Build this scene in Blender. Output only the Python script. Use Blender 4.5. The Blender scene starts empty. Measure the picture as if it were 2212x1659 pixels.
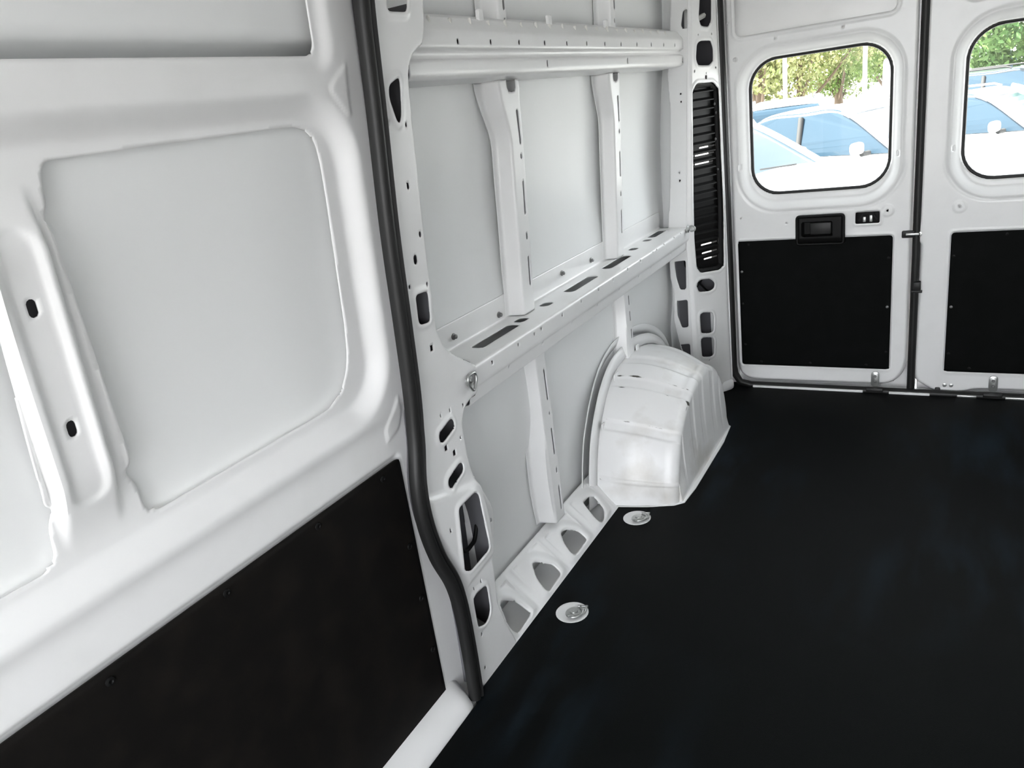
import bpy, bmesh, math, random
import numpy as np
from mathutils import Vector, Matrix

random.seed(7)
rng = np.random.default_rng(7)
SC = bpy.context.scene
COL = SC.collection

# ------------------------------------------------------------------ camera
# metres: x across the van (0 = floor edge at the sliding-door side), y towards the rear doors, z up from the load floor
F_PX, CX, CY = 1648.0, 1106.0, 829.5
CAM_R = np.array([[0.86907999, -0.04901789, 0.49223694],
                  [0.47615551, 0.35259804, -0.80557467],
                  [-0.13407421, 0.93449017, 0.32977604]])
CAM_P = np.array([0.98145, 0.0, 1.35])
cam_data = bpy.data.cameras.new('camera')
cam = bpy.data.objects.new('camera', cam_data)
COL.objects.link(cam)
cam_data.sensor_width = 36.0
cam_data.lens = F_PX / 2212.0 * 36.0
cam_data.clip_start = 0.05
cam_data.clip_end = 400
m4 = Matrix([list(CAM_R[i]) + [CAM_P[i]] for i in range(3)] + [[0, 0, 0, 1]])
cam.matrix_world = m4
SC.camera = cam

# ------------------------------------------------------------------ sky, sun, exposure
SC.view_settings.view_transform = 'Standard'
SC.view_settings.look = 'None'
SC.view_settings.gamma = 1.0
SC.view_settings.use_curve_mapping = False
SC.view_settings.exposure = 3.15
world = bpy.data.worlds.new('world')
SC.world = world
world.use_nodes = True
wn = world.node_tree.nodes
wl = world.node_tree.links
bg = wn['Background']
sky = wn.new('ShaderNodeTexSky')
sky.sky_type = 'HOSEK_WILKIE'
sky.turbidity = 4.0
sky.ground_albedo = 0.4
sky.sun_direction = Vector((-0.50, -0.14, 0.85)).normalized()
hs = wn.new('ShaderNodeHueSaturation')
hs.inputs['Saturation'].default_value = 0.10
wl.new(sky.outputs[0], hs.inputs['Color'])
wl.new(hs.outputs[0], bg.inputs['Color'])
bg.inputs['Strength'].default_value = 5.0

sun_d = bpy.data.lights.new('sun', 'SUN')
sun_d.energy = 6.0
sun_d.angle = 0.01
sun_d.color = (1.0, 0.96, 0.88)
sun = bpy.data.objects.new('sun', sun_d)
COL.objects.link(sun)
sun.rotation_euler = Vector((-0.50, -0.14, 0.85)).to_track_quat('Z', 'Y').to_euler()

SC.cycles.max_bounces = 6
SC.cycles.adaptive_threshold = 0.025
SC.cycles.diffuse_bounces = 5
SC.cycles.glossy_bounces = 3
SC.cycles.transparent_max_bounces = 6
SC.cycles.caustics_reflective = False
SC.cycles.caustics_refractive = False
SC.cycles.sample_clamp_indirect = 8.0

# ------------------------------------------------------------------ projection helpers (photo pixel -> point on a real plane)
def ray(p):
    r = np.array([p[0] - CX, -(p[1] - CY), -F_PX])
    return CAM_R @ (r / np.linalg.norm(r))
LEAN = 0.065
def lean(z):
    return LEAN * np.maximum(0.0, np.asarray(z) - 0.75)
def on_plane(p, n, o):
    r = ray(p); n = np.asarray(n, float); o = np.asarray(o, float)
    return CAM_P + r * (np.dot(n, o - CAM_P) / np.dot(n, r))
def wp(p, d=0.0):
    """pixel -> (y, z) on the side wall at depth d outward of the pillar face"""
    a = on_plane(p, (1, 0, 0), (-d, 0, 0))
    if a[2] > 0.75:
        a = on_plane(p, (1, 0, -LEAN), (-d - LEAN * 0.75, 0, 0))
    return (a[1], a[2])
def wpl(L, d=0.0):
    return [wp(p, d) for p in L]
def fz(p, z):
    a = on_plane(p, (0, 0, 1), (0, 0, z)); return (a[0], a[1])

# ------------------------------------------------------------------ signed distance helpers
def sd_poly(pts):
    P = np.array(pts, float); lo = P.min(0) - 0.03; hi = P.max(0) + 0.03
    A = P; B = np.roll(P, -1, 0)
    def f(u, v):
        u = np.asarray(u, float); v = np.asarray(v, float)
        out = np.maximum(np.maximum(lo[0] - u, u - hi[0]), np.maximum(lo[1] - v, v - hi[1])) + 0.03
        m = (u >= lo[0]) & (u <= hi[0]) & (v >= lo[1]) & (v <= hi[1])
        if not m.any():
            return out
        x = u[m]; y = v[m]
        d2 = np.full(x.shape, 1e9); ins = np.zeros(x.shape, bool)
        for (ax, ay), (bx, by) in zip(A, B):
            ex, ey = bx - ax, by - ay
            t = np.clip(((x - ax) * ex + (y - ay) * ey) / (ex * ex + ey * ey + 1e-12), 0, 1)
            d2 = np.minimum(d2, (x - ax - t * ex) ** 2 + (y - ay - t * ey) ** 2)
            c = (ay > y) != (by > y)
            with np.errstate(divide='ignore', invalid='ignore'):
                xi = ax + (y - ay) / (by - ay + 1e-15) * ex
            ins ^= c & (x < xi)
        out[m] = np.where(ins, -1, 1) * np.sqrt(d2)
        return out
    return f
def fillet(pts, r, n=4):
    out = []; N = len(pts)
    for i in range(N):
        p = np.array(pts[i], float); a = np.array(pts[i - 1], float); b = np.array(pts[(i + 1) % N], float)
        la = np.linalg.norm(a - p); lb = np.linalg.norm(b - p)
        ra = min(r, 0.48 * la); rb = min(r, 0.48 * lb)
        s = p + (a - p) / max(la, 1e-9) * ra; e = p + (b - p) / max(lb, 1e-9) * rb
        for k in range(n + 1):
            t = k / n
            out.append(tuple((1 - t) ** 2 * s + 2 * t * (1 - t) * p + t * t * e))
    return out
def sd_rrect(u0, u1, v0, v1, r):
    cu, cv, hu, hv = (u0 + u1) / 2, (v0 + v1) / 2, (u1 - u0) / 2 - r, (v1 - v0) / 2 - r
    def f(u, v):
        qx = np.abs(u - cu) - hu; qy = np.abs(v - cv) - hv
        return np.hypot(np.maximum(qx, 0), np.maximum(qy, 0)) + np.minimum(np.maximum(qx, qy), 0) - r
    return f
def sd_cap(a, b, r):
    ax, ay = a; ex, ey = b[0] - a[0], b[1] - a[1]
    def f(u, v):
        t = np.clip(((u - ax) * ex + (v - ay) * ey) / (ex * ex + ey * ey + 1e-12), 0, 1)
        return np.hypot(u - ax - t * ex, v - ay - t * ey) - r
    return f
def dot(c, r, e=1.0):
    """small hole: a circle, or a short upright slot when e > 1"""
    return sd_cap((c[0], c[1] - r * (e - 1)), (c[0], c[1] + r * (e - 1) + 1e-5), r)
def sst(a, b, x):
    t = np.clip((x - a) / (b - a), 0, 1); return t * t * (3 - 2 * t)
def solid(outer, holes):
    def S(u, v):
        s = outer(u, v) if outer else np.full(np.shape(u), -1.0)
        for hfn in holes:
            s = np.maximum(s, -hfn(u, v))
        return s
    return S

# ------------------------------------------------------------------ object helpers
def link(name, me, mat=None, parent=None):
    o = bpy.data.objects.new(name, me); COL.objects.link(o)
    if mat is not None and me is not None:
        me.materials.append(mat)
    if parent is not None:
        o.parent = parent
        if parent.matrix_world != Matrix.Identity(4) and parent.get('_local') is None:
            pass
    return o
def tag(o, label=None, cat=None, group=None, kind=None):
    if label: o['label'] = label
    if cat: o['category'] = cat
    if group: o['group'] = group
    if kind: o['kind'] = kind
    return o
def empty(name, loc=(0, 0, 0)):
    o = bpy.data.objects.new(name, None); COL.objects.link(o); o.location = loc
    o.empty_display_size = 0.05
    return o
def smooth(me, ang=None):
    me.polygons.foreach_set('use_smooth', [True] * len(me.polygons))
    if ang is not None:
        try: me.set_sharp_from_angle(angle=math.radians(ang))
        except Exception: pass
def mesh_np(name, V, Fc, mat, parent=None, sm=True, ang=None):
    me = bpy.data.meshes.new(name)
    me.from_pydata([tuple(map(float, v)) for v in V], [], [tuple(map(int, f)) for f in Fc])
    me.validate(); me.update()
    if sm: smooth(me, ang)
    return link(name, me, mat, parent)

def field(name, us, vs, pos, mat, parent=None, S=None, thick=0.003, flip=False, ang=50):
    """sheet metal: a fine grid over (u, v) with holes cut to their outline, bent into place by pos(u, v)"""
    us = np.asarray(us, float); vs = np.asarray(vs, float)
    U, V = np.meshgrid(us, vs, indexing='ij')
    h = 0.5 * (np.median(np.diff(us)) + np.median(np.diff(vs)))
    keep = np.ones((len(us) - 1, len(vs) - 1), bool)
    if S is not None:
        e = 2e-4
        for it in range(3):
            s = S(U, V)
            m = np.abs(s) < (0.62 * h if it == 0 else 0.3 * h)
            um, vm = U[m], V[m]
            gx = (S(um + e, vm) - S(um - e, vm)) / (2 * e); gy = (S(um, vm + e) - S(um, vm - e)) / (2 * e)
            g = np.maximum(np.hypot(gx, gy), 0.5)
            st = np.clip(s[m], -0.7 * h, 0.7 * h)
            U[m] = um - st * gx / g ** 2; V[m] = vm - st * gy / g ** 2
        cu = (U[:-1, :-1] + U[1:, :-1] + U[:-1, 1:] + U[1:, 1:]) / 4
        cv = (V[:-1, :-1] + V[1:, :-1] + V[:-1, 1:] + V[1:, 1:]) / 4
        keep = S(cu, cv) < -0.02 * h
    P = pos(U, V)
    P = np.stack([np.broadcast_to(np.asarray(a, float), U.shape) for a in P], -1).reshape(-1, 3)
    nv = len(vs)
    ii, jj = np.nonzero(keep)
    a = ii * nv + jj; b = (ii + 1) * nv + jj; c = (ii + 1) * nv + jj + 1; d = ii * nv + jj + 1
    Q = np.stack([a, b, c, d] if not flip else [a, d, c, b], 1)
    used = np.unique(Q); mp = np.full(P.shape[0], -1); mp[used] = np.arange(len(used))
    Q = mp[Q]; P = P[used]
    me = bpy.data.meshes.new(name)
    me.vertices.add(len(P)); me.vertices.foreach_set('co', P.ravel())
    me.loops.add(Q.size); me.loops.foreach_set('vertex_index', Q.ravel().astype(np.int32))
    me.polygons.add(len(Q)); me.polygons.foreach_set('loop_start', np.arange(0, Q.size, 4, dtype=np.int32))
    me.update(calc_edges=True); me.validate()
    smooth(me, ang)
    o = link(name, me, mat, parent)
    if thick:
        md = o.modifiers.new('sheet', 'SOLIDIFY'); md.thickness = thick; md.offset = -1.0
    return o

def bm_obj(name, bm, mat, parent=None, sm=False, ang=None):
    me = bpy.data.meshes.new(name); bm.normal_update(); bm.to_mesh(me); bm.free()
    if sm: smooth(me, ang)
    return link(name, me, mat, parent)
def box(name, lo, hi, mat, parent=None, bev=0.0, seg=2, rot=None, pivot=None):
    bm = bmesh.new()
    bmesh.ops.create_cube(bm, size=1)
    lo = Vector(lo); hi = Vector(hi); c = (lo + hi) / 2; s = hi - lo
    for v in bm.verts: v.co = Vector((v.co.x * s.x, v.co.y * s.y, v.co.z * s.z)) + c
    if bev: bmesh.ops.bevel(bm, geom=bm.edges[:], offset=bev, segments=seg, profile=0.5, affect='EDGES')
    if rot is not None:
        pv = Vector(pivot) if pivot is not None else c
        bmesh.ops.rotate(bm, verts=bm.verts, cent=pv, matrix=rot)
    return bm_obj(name, bm, mat, parent, sm=bool(bev), ang=40)
def tube(name, path, r, mat, parent=None, n=10, closed=False, prof=None, cap=True):
    """sweep a round (or given 2-d) profile along a path"""
    P = [Vector(p) for p in path]; N = len(P)
    prof = prof or [(math.cos(2 * math.pi * k / n), math.sin(2 * math.pi * k / n)) for k in range(n)]
    n = len(prof); V = []; up = Vector((0, 0, 1)); prev = None
    for i in range(N):
        if closed: t = P[(i + 1) % N] - P[i - 1]
        else: t = P[min(i + 1, N - 1)] - P[max(i - 1, 0)]
        t.normalize()
        if prev is None:
            a = up if abs(t.dot(up)) < 0.9 else Vector((1, 0, 0))
            s = t.cross(a).normalized()
        else:
            s = (prev - t * prev.dot(t)).normalized()
        prev = s; w = t.cross(s)
        rr = r[i] if isinstance(r, (list, tuple)) else r
        for (a, b) in prof: V.append(P[i] + s * a * rr + w * b * rr)
    Fc = []
    for i in range(N if closed else N - 1):
        j = (i + 1) % N
        for k in range(n):
            l = (k + 1) % n
            Fc.append((i * n + k, i * n + l, j * n + l, j * n + k))
    if not closed and cap:
        Fc.append(tuple(range(n - 1, -1, -1))); Fc.append(tuple((N - 1) * n + k for k in range(n)))
    return mesh_np(name, V, Fc, mat, parent, ang=50)
def spline(pts, k=8):
    """Catmull-Rom through points of any dimension"""
    P = [np.array(p, float) for p in pts]; P = [2 * P[0] - P[1]] + P + [2 * P[-1] - P[-2]]
    out = []
    for i in range(1, len(P) - 2):
        for j in range(k):
            t = j / k
            out.append(0.5 * (2 * P[i] + (P[i + 1] - P[i - 1]) * t + (2 * P[i - 1] - 5 * P[i] + 4 * P[i + 1] - P[i + 2]) * t * t
                              + (3 * P[i] - P[i - 1] - 3 * P[i + 1] + P[i + 2]) * t ** 3))
    out.append(P[-2]); return out
def prism(name, pts, axis_map, t, mat, parent=None, bev=0.0):
    """a flat plate: outline pts (2-d), axis_map(u, v, w) -> 3-d, w from 0 to t"""
    bm = bmesh.new()
    a = [bm.verts.new(axis_map(u, v, 0)) for u, v in pts]; b = [bm.verts.new(axis_map(u, v, t)) for u, v in pts]
    n = len(pts)
    bm.faces.new(a); bm.faces.new(b[::-1])
    for i in range(n): bm.faces.new((a[i], b[i], b[(i + 1) % n], a[(i + 1) % n]))
    bmesh.ops.recalc_face_normals(bm, faces=bm.faces)
    if bev:
        es = [e for e in bm.edges if e.is_manifold and e.calc_face_angle(0) > 0.9]
        bmesh.ops.bevel(bm, geom=es, offset=bev, segments=2, profile=0.5, affect='EDGES')
    return bm_obj(name, bm, mat, parent, sm=True, ang=35)
def disc_stack(name, rows, n, axis, o, mat, parent=None):
    """lathe: rows of (radius, height) about axis through o"""
    ax = Vector(axis).normalized(); s = ax.orthogonal().normalized(); w = ax.cross(s); o = Vector(o)
    V = []; Fc = []
    for (r, hh) in rows:
        for k in range(n):
            a = 2 * math.pi * k / n
            V.append(o + ax * hh + (s * math.cos(a) + w * math.sin(a)) * r)
    for i in range(len(rows) - 1):
        for k in range(n):
            l = (k + 1) % n
            Fc.append((i * n + k, i * n + l, (i + 1) * n + l, (i + 1) * n + k))
    Fc.append(tuple(range(n - 1, -1, -1))); Fc.append(tuple((len(rows) - 1) * n + k for k in range(n)))
    return mesh_np(name, V, Fc, mat, parent, ang=40)

# ------------------------------------------------------------------ materials
def mat(name, col, rough=0.5, metal=0.0, noise=None, spec=0.5, coat=0.0, bump=None):
    m = bpy.data.materials.new(name); m.use_nodes = True
    nt = m.node_tree; b = nt.nodes['Principled BSDF']
    b.inputs['Base Color'].default_value = (*col, 1); b.inputs['Roughness'].default_value = rough
    b.inputs['Metallic'].default_value = metal; b.inputs['Specular IOR Level'].default_value = spec
    b.inputs['Coat Weight'].default_value = coat; b.inputs['Coat Roughness'].default_value = 0.12
    if noise or bump:
        tc = nt.nodes.new('ShaderNodeTexCoord')
    if noise:
        sc, col2, lo, hi, det = noise
        nz = nt.nodes.new('ShaderNodeTexNoise'); nz.inputs['Scale'].default_value = sc; nz.inputs['Detail'].default_value = det
        nt.links.new(tc.outputs['Object'], nz.inputs['Vector'])
        mr = nt.nodes.new('ShaderNodeMapRange'); mr.inputs['From Min'].default_value = lo; mr.inputs['From Max'].default_value = hi
        nt.links.new(nz.outputs['Fac'], mr.inputs['Value'])
        mx = nt.nodes.new('ShaderNodeMix'); mx.data_type = 'RGBA'
        mx.inputs['A'].default_value = (*col, 1); mx.inputs['B'].default_value = (*col2, 1)
        nt.links.new(mr.outputs['Result'], mx.inputs['Factor']); nt.links.new(mx.outputs['Result'], b.inputs['Base Color'])
    if bump:
        sc, st = bump
        nb = nt.nodes.new('ShaderNodeTexNoise'); nb.inputs['Scale'].default_value = sc; nb.inputs['Detail'].default_value = 3
        nt.links.new(tc.outputs['Object'], nb.inputs['Vector'])
        bp = nt.nodes.new('ShaderNodeBump'); bp.inputs['Strength'].default_value = st; bp.inputs['Distance'].default_value = 0.002
        nt.links.new(nb.outputs['Fac'], bp.inputs['Height']); nt.links.new(bp.outputs['Normal'], b.inputs['Normal'])
    return m
M = {}
M['paint'] = mat('white_paint', (0.86, 0.86, 0.86), 0.36, coat=0.25, noise=(9, (0.83, 0.83, 0.827), 0.5, 0.75, 4))
M['skin'] = mat('white_skin_paint', (0.84, 0.85, 0.85), 0.46, coat=0.10)
M['board'] = mat('black_board', (0.0055, 0.0050, 0.0045), 0.62, noise=(14, (0.010, 0.0085, 0.0072), 0.45, 0.7, 6), spec=0.12, bump=(420, 0.12))
M['rear_board'] = mat('black_rear_board', (0.0022, 0.0028, 0.0026), 0.6, noise=(14, (0.004, 0.0045, 0.0045), 0.45, 0.7, 6), spec=0.06, bump=(420, 0.12))
M['rubber'] = mat('black_rubber', (0.012, 0.012, 0.012), 0.45, spec=0.35)
M['plastic'] = mat('black_plastic', (0.006, 0.006, 0.006), 0.5, spec=0.15)
M['cavity'] = mat('shaded_primer', (0.12, 0.12, 0.13), 0.7)  # primer grey, darkened to put the shade behind the holes into colour
M['steel'] = mat('zinc_steel', (0.52, 0.53, 0.52), 0.35, metal=0.9)
M['bolt'] = mat('dull_bolt', (0.22, 0.22, 0.22), 0.5, metal=0.6)
M['sealant'] = mat('white_sealant', (0.74, 0.73, 0.70), 0.6)
M['shell'] = mat('headliner_white', (0.82, 0.82, 0.81), 0.6)
M['dark_trim'] = mat('dark_cab_trim', (0.05, 0.05, 0.055), 0.6)
M['grey'] = mat('grey_plastic', (0.30, 0.30, 0.31), 0.5)
def glass_mat(name, tint, gl=0.06):
    m = bpy.data.materials.new(name); m.use_nodes = True; nt = m.node_tree
    nt.nodes.remove(nt.nodes['Principled BSDF'])
    t = nt.nodes.new('ShaderNodeBsdfTransparent'); t.inputs['Color'].default_value = (*tint, 1)
    g = nt.nodes.new('ShaderNodeBsdfGlossy'); g.inputs['Roughness'].default_value = 0.02
    mx = nt.nodes.new('ShaderNodeMixShader'); mx.inputs['Fac'].default_value = gl
    nt.links.new(t.outputs[0], mx.inputs[1]); nt.links.new(g.outputs[0], mx.inputs[2])
    nt.links.new(mx.outputs[0], nt.nodes['Material Output'].inputs['Surface'])
    return m
M['glass'] = glass_mat('clear_glass', (0.90, 0.93, 0.92), 0.012)

# floor mat: dusty black, bluish window reflections painted into its colour as streaks
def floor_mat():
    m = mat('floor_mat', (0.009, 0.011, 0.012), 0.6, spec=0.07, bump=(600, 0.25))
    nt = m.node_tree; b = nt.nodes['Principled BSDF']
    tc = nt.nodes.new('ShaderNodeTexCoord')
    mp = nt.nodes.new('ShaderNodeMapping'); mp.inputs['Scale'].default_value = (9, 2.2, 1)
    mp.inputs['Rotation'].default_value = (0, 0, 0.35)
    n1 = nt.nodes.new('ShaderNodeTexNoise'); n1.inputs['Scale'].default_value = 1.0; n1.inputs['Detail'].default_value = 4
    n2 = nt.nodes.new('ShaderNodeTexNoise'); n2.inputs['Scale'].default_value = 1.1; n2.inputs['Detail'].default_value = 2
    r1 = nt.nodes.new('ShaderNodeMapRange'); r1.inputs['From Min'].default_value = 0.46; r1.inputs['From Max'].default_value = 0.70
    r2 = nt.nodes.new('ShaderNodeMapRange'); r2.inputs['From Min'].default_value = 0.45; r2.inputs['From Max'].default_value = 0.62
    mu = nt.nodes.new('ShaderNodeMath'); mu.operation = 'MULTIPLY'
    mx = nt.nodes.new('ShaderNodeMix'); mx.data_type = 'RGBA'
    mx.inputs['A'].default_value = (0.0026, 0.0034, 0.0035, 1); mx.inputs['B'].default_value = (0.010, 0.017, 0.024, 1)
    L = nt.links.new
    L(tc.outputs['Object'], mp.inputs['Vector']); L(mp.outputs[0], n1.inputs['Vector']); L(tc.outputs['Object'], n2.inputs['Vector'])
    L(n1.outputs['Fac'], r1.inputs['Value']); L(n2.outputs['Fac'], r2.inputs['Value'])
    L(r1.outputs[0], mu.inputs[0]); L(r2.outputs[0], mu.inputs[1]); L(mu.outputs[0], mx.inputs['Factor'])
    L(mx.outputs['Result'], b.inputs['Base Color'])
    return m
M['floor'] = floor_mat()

# ================================================================== THE VAN SHELL
Y0, Y1, ZR = -2.15, 3.46, 1.98           # cab front, rear doors, roof
XC = 0.874                               # van centre line
XR = 2 * XC
def wall(y, z, d):
    return (lean(z) - d, y, z)

# floor: black mat, its edge stepped back along the sliding door
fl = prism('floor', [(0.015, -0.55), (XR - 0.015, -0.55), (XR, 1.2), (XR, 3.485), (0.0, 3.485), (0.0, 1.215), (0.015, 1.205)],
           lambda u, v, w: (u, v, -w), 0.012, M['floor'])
tag(fl, 'black rubber load floor with faint dust and painted bluish window reflections', 'floor', kind='structure')
box('floor_pan', (-0.19, -0.6, -0.06), (XR + 0.19, 3.50, -0.03), M['paint'], fl)

# roof
ceil = box('ceiling', (-0.2, -0.5, ZR), (XR + 0.2, 3.56, ZR + 0.03), M['shell'])
tag(ceil, 'white van roof above the load space', 'ceiling', kind='structure')

# driver's side wall (out of frame) and its rails
wr = field('wall_right', np.linspace(-0.55, 3.48, 60), np.linspace(-0.04, ZR, 36), lambda u, v: (XR - lean(v) + 0.12, u, v), M['skin'], thick=0.004, flip=True)
tag(wr, 'white painted side wall opposite the sliding door', 'wall', kind='structure')
for (z0, z1) in ((0.72, 0.84), (1.45, 1.58)):
    box('rail', (XR - 0.0, -0.5, z0), (XR + 0.12, 3.42, z1), M['paint'], wr, bev=0.012)
for yy in (0.35, 1.2, 1.85, 2.5):
    box('rib', (XR + 0.03, yy - 0.04, 0.0), (XR + 0.12, yy + 0.04, ZR), M['paint'], wr, bev=0.01)

# cab around and behind the camera: pillars, header and dash, its unseen openings and dark sides shaped to control the light
wf = box('wall_front', (-0.16, Y0 - 0.04, -0.5), (XR + 0.16, Y0, 0.12), M['dark_trim'])
tag(wf, 'dark cab dash and front bulkhead behind the camera', 'wall', kind='structure')
for xx in (-0.16, XR + 0.11):
    if xx < 0:
        box('cab_side', (xx, Y0, -0.5), (xx + 0.05, -0.5, ZR), M['dark_trim'], wf)
    else:               # driver's door, window opening added for light from the right
        box('cab_side', (xx, Y0, -0.5), (xx + 0.05, -0.5, 0.55), M['dark_trim'], wf)
        box('cab_side', (xx, Y0, 1.35), (xx + 0.05, -0.5, ZR), M['dark_trim'], wf)
        box('cab_side', (xx, Y0, 0.55), (xx + 0.05, -1.60, 1.35), M['dark_trim'], wf)
        box('cab_side', (xx, -0.75, 0.55), (xx + 0.05, -0.5, 1.35), M['dark_trim'], wf)
    box('cab_pillar', (xx + 0.01, Y0, -0.5), (xx + 0.04, Y0 + 0.1, ZR - 0.2), M['dark_trim'], wf)
box('cab_roof', (-0.2, -1.25, ZR - 0.06), (XR + 0.2, -0.5, ZR), M['shell'], wf)
box('cab_floor', (-0.2, Y0, -0.5), (XR + 0.2, -0.5, -0.46), M['dark_trim'], wf)
box('floor_step', (-0.2, -0.6, -0.5), (XR + 0.2, -0.55, -0.012), M['dark_trim'], wf)
box('side_post', (-0.14, -0.5, -0.05), (-0.06, -0.17, ZR), M['paint'], wf)

# ------------------------------------------------------------------ left wall: outer skin
SKIN = 0.14
def skin_pos(y, z):
    b = 0.012 * np.sin(np.clip((z - 0.85) / 0.6, 0, 1) * np.pi) * (z > 0.85)
    low = 0.020 * sst(0.50, 0.30, z) - 0.025
    d = SKIN + np.where(z < 0.75, low, b)
    return (lean(z) - d, y, z)
wl_ = field('wall_left', np.linspace(1.12, 3.40, 70), np.linspace(-0.04, ZR + 0.02, 70), skin_pos, M['skin'], thick=0.002)
tag(wl_, 'bare white steel side wall with ribs and rails behind the sliding door', 'wall', kind='structure')
W = wl_

# front pillar (between the sliding door and the load bay)
front_edge = [(790, -120), (800, 0), (828, 250), (856, 500), (882, 700), (902, 850), (912, 950), (915, 1050), (930, 1130), (960, 1200), (995, 1258), (1008, 1320), (1022, 1400), (1034, 1483)]
rear_edge = [(1062, 1477), (1078, 1462), (1100, 1432), (1119, 1398), (1113, 1378), (1092, 1342), (1075, 1300), (1071, 1258), (1064, 1205), (1050, 1110), (1037, 1060), (1015, 1007), (1006, 960), (998, 915),
             (1003, 885), (1014, 864), (1034, 846), (1030, 790), (976, 764), (962, 752), (945, 720), (930, 620), (905, 400), (890, 250), (882, 160), (886, 130), (896, 110), (914, 95), (917, 60), (915, 0), (905, -120)]
bp_outer = fillet(wpl(front_edge + rear_edge, 0.0), 0.012, 2)
big = [fillet(wpl(L), 0.010) for L in (
    [(833, -40), (878, -40), (878, 22), (872, 27), (836, 25), (833, 12)],
    [(837, 185), (857, 168), (862, 172), (866, 250), (862, 268), (855, 262), (838, 212)],
    [(895, 638), (918, 629), (923, 634), (928, 690), (925, 696), (908, 702), (902, 697)],
    [(981, 1097), (1016, 1062), (1025, 1066), (1049, 1179), (1046, 1188), (1009, 1231), (995, 1232)],
    [(1020, 1293), (1028, 1281), (1045, 1265), (1051, 1267), (1058, 1316), (1055, 1334), (1047, 1348), (1031, 1355)])]
bigs = [sd_poly(b) for b in big]
caps = [sd_cap(wp((954.5, 942)), wp((972, 918.6)), 0.0145), sd_cap(wp((974, 1040)), wp((992, 1013)), 0.0145)]
small = [dot(wp(p), r, e) for (p, r, e) in [((838, 264), .004, 1.2), ((878, 270), .004, 1.2), ((882, 402), .005, 1.4), ((908, 506), .005, 1.3), ((898, 561), .007, 1.5), ((885, 620), .004, 1.2),
         ((923, 613), .004, 1.2), ((952, 898), .0026, 2), ((972, 886), .0026, 2), ((995, 945), .003, 1.2), ((966, 1146), .003, 1.8), ((1024, 1272), .0026, 1.8), ((1039, 1255), .0026, 1.8),
         ((1041, 1370), .004, 1.2), ((1048, 1442), .004, 1.3), ((1001, 875), .0035, 1.2), ((917, 105), .004, 2.2)]]
sq = [sd_rrect(c[0] - .006, c[0] + .006, c[1] - .007, c[1] + .007, .001) for c in (wp((933, 752)), wp((964, 968)), wp((982, 978)))]
lipf = bigs + caps
out_sd = sd_poly(bp_outer)
jog = sd_poly(wpl([(920, 1080), (1062, 1030), (1075, 1180), (1010, 1262), (940, 1150)]))
def bp_pos(y, z):
    l = np.full(np.shape(y), 1.0)
    for f_ in lipf: l = np.minimum(l, np.abs(f_(y, z) - 0.004))
    d = 0.004 * (1 - sst(0.0, 0.012, l)) * -1
    d = d + 0.010 * sst(0.004, -0.014, -(-np.minimum(0.02, -out_sd(y, z))))      # edges turn slightly outward
    d = d - 0.010 * sst(0.012, -0.012, jog(y, z))                                 # raised pad round the large hole
    return (lean(z) - d, y, z)
field('front_pillar', np.arange(1.13, 1.52, 0.0036), np.arange(-0.02, 1.72, 0.0042), bp_pos, M['paint'], W, S=solid(out_sd, bigs + caps + small + sq), thick=0.003)
box('front_pillar_top', (0.052, 1.235, 1.705), (0.09, 1.42, ZR), M['paint'], W)
# flared gusset where the pillar meets the lower skin
gus = wpl([(1005, 1000), (1027, 1015), (1048, 1042), (1072, 1081), (1080, 1117), (1078, 1171), (1070, 1262), (1040, 1262)], 0.035)
gsd = sd_poly(fillet(gus, 0.02))
field('gusset', np.arange(1.28, 1.56, 0.005), np.arange(0.12, 0.66, 0.006), lambda y, z: (-0.040 - 0.02 * sst(-0.02, 0.0, gsd(y, z)), y, z), M['paint'], W,
      S=solid(gsd, [dot(wp((1064, 1124), .035), .0045, 1.5)]), thick=0.003)

# back of the pillar cavity and a cable hanging in it
side_line = spline(wpl(rear_edge[4:][::-1][1:], 0.0), 4)
V = []; Fc = []
for (a, b) in side_line:
    V += [(float(lean(b)) - 0.004, a - 0.004, b), (float(lean(b)) - 0.137, a - 0.002, b)]
for i in range(len(side_line) - 1): Fc.append((2 * i, 2 * i + 1, 2 * i + 3, 2 * i + 2))
mesh_np('pillar_side', V, Fc, M['cavity'], W)
field('cavity_shade', np.linspace(1.16, 1.33, 4), np.linspace(-0.02, 1.95, 20), lambda y, z: (lean(z) - 0.118 + 0.015 * np.sin(z * 7), y, z), M['cavity'], W, thick=0.002)  # dark sheet added so the pillar holes read as shade
fl_line = spline(wpl(front_edge, 0.0), 4)
V = []; Fc = []
for (a, b) in fl_line:
    V += [(float(lean(b)) - 0.004, a + 0.003, b), (float(lean(b)) - 0.150, a + 0.003, b)]
for i in range(len(fl_line) - 1): Fc.append((2 * i, 2 * i + 1, 2 * i + 3, 2 * i + 2))
mesh_np('pillar_side', V, Fc, M['cavity'], W)
cp = [wp(p, 0.03) for p in [(984, 1125), (986, 1140), (988, 1160), (996, 1180), (1008, 1192), (1022, 1178), (1030, 1160), (1036, 1100)]]
cb = tube('wiring_cable', [Vector((-0.035, a, b)) for a, b in spline(cp, 6)], 0.0055, M['plastic'], n=8)
tag(cb, 'black wiring cable looping inside the large pillar opening', 'cable')

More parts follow.
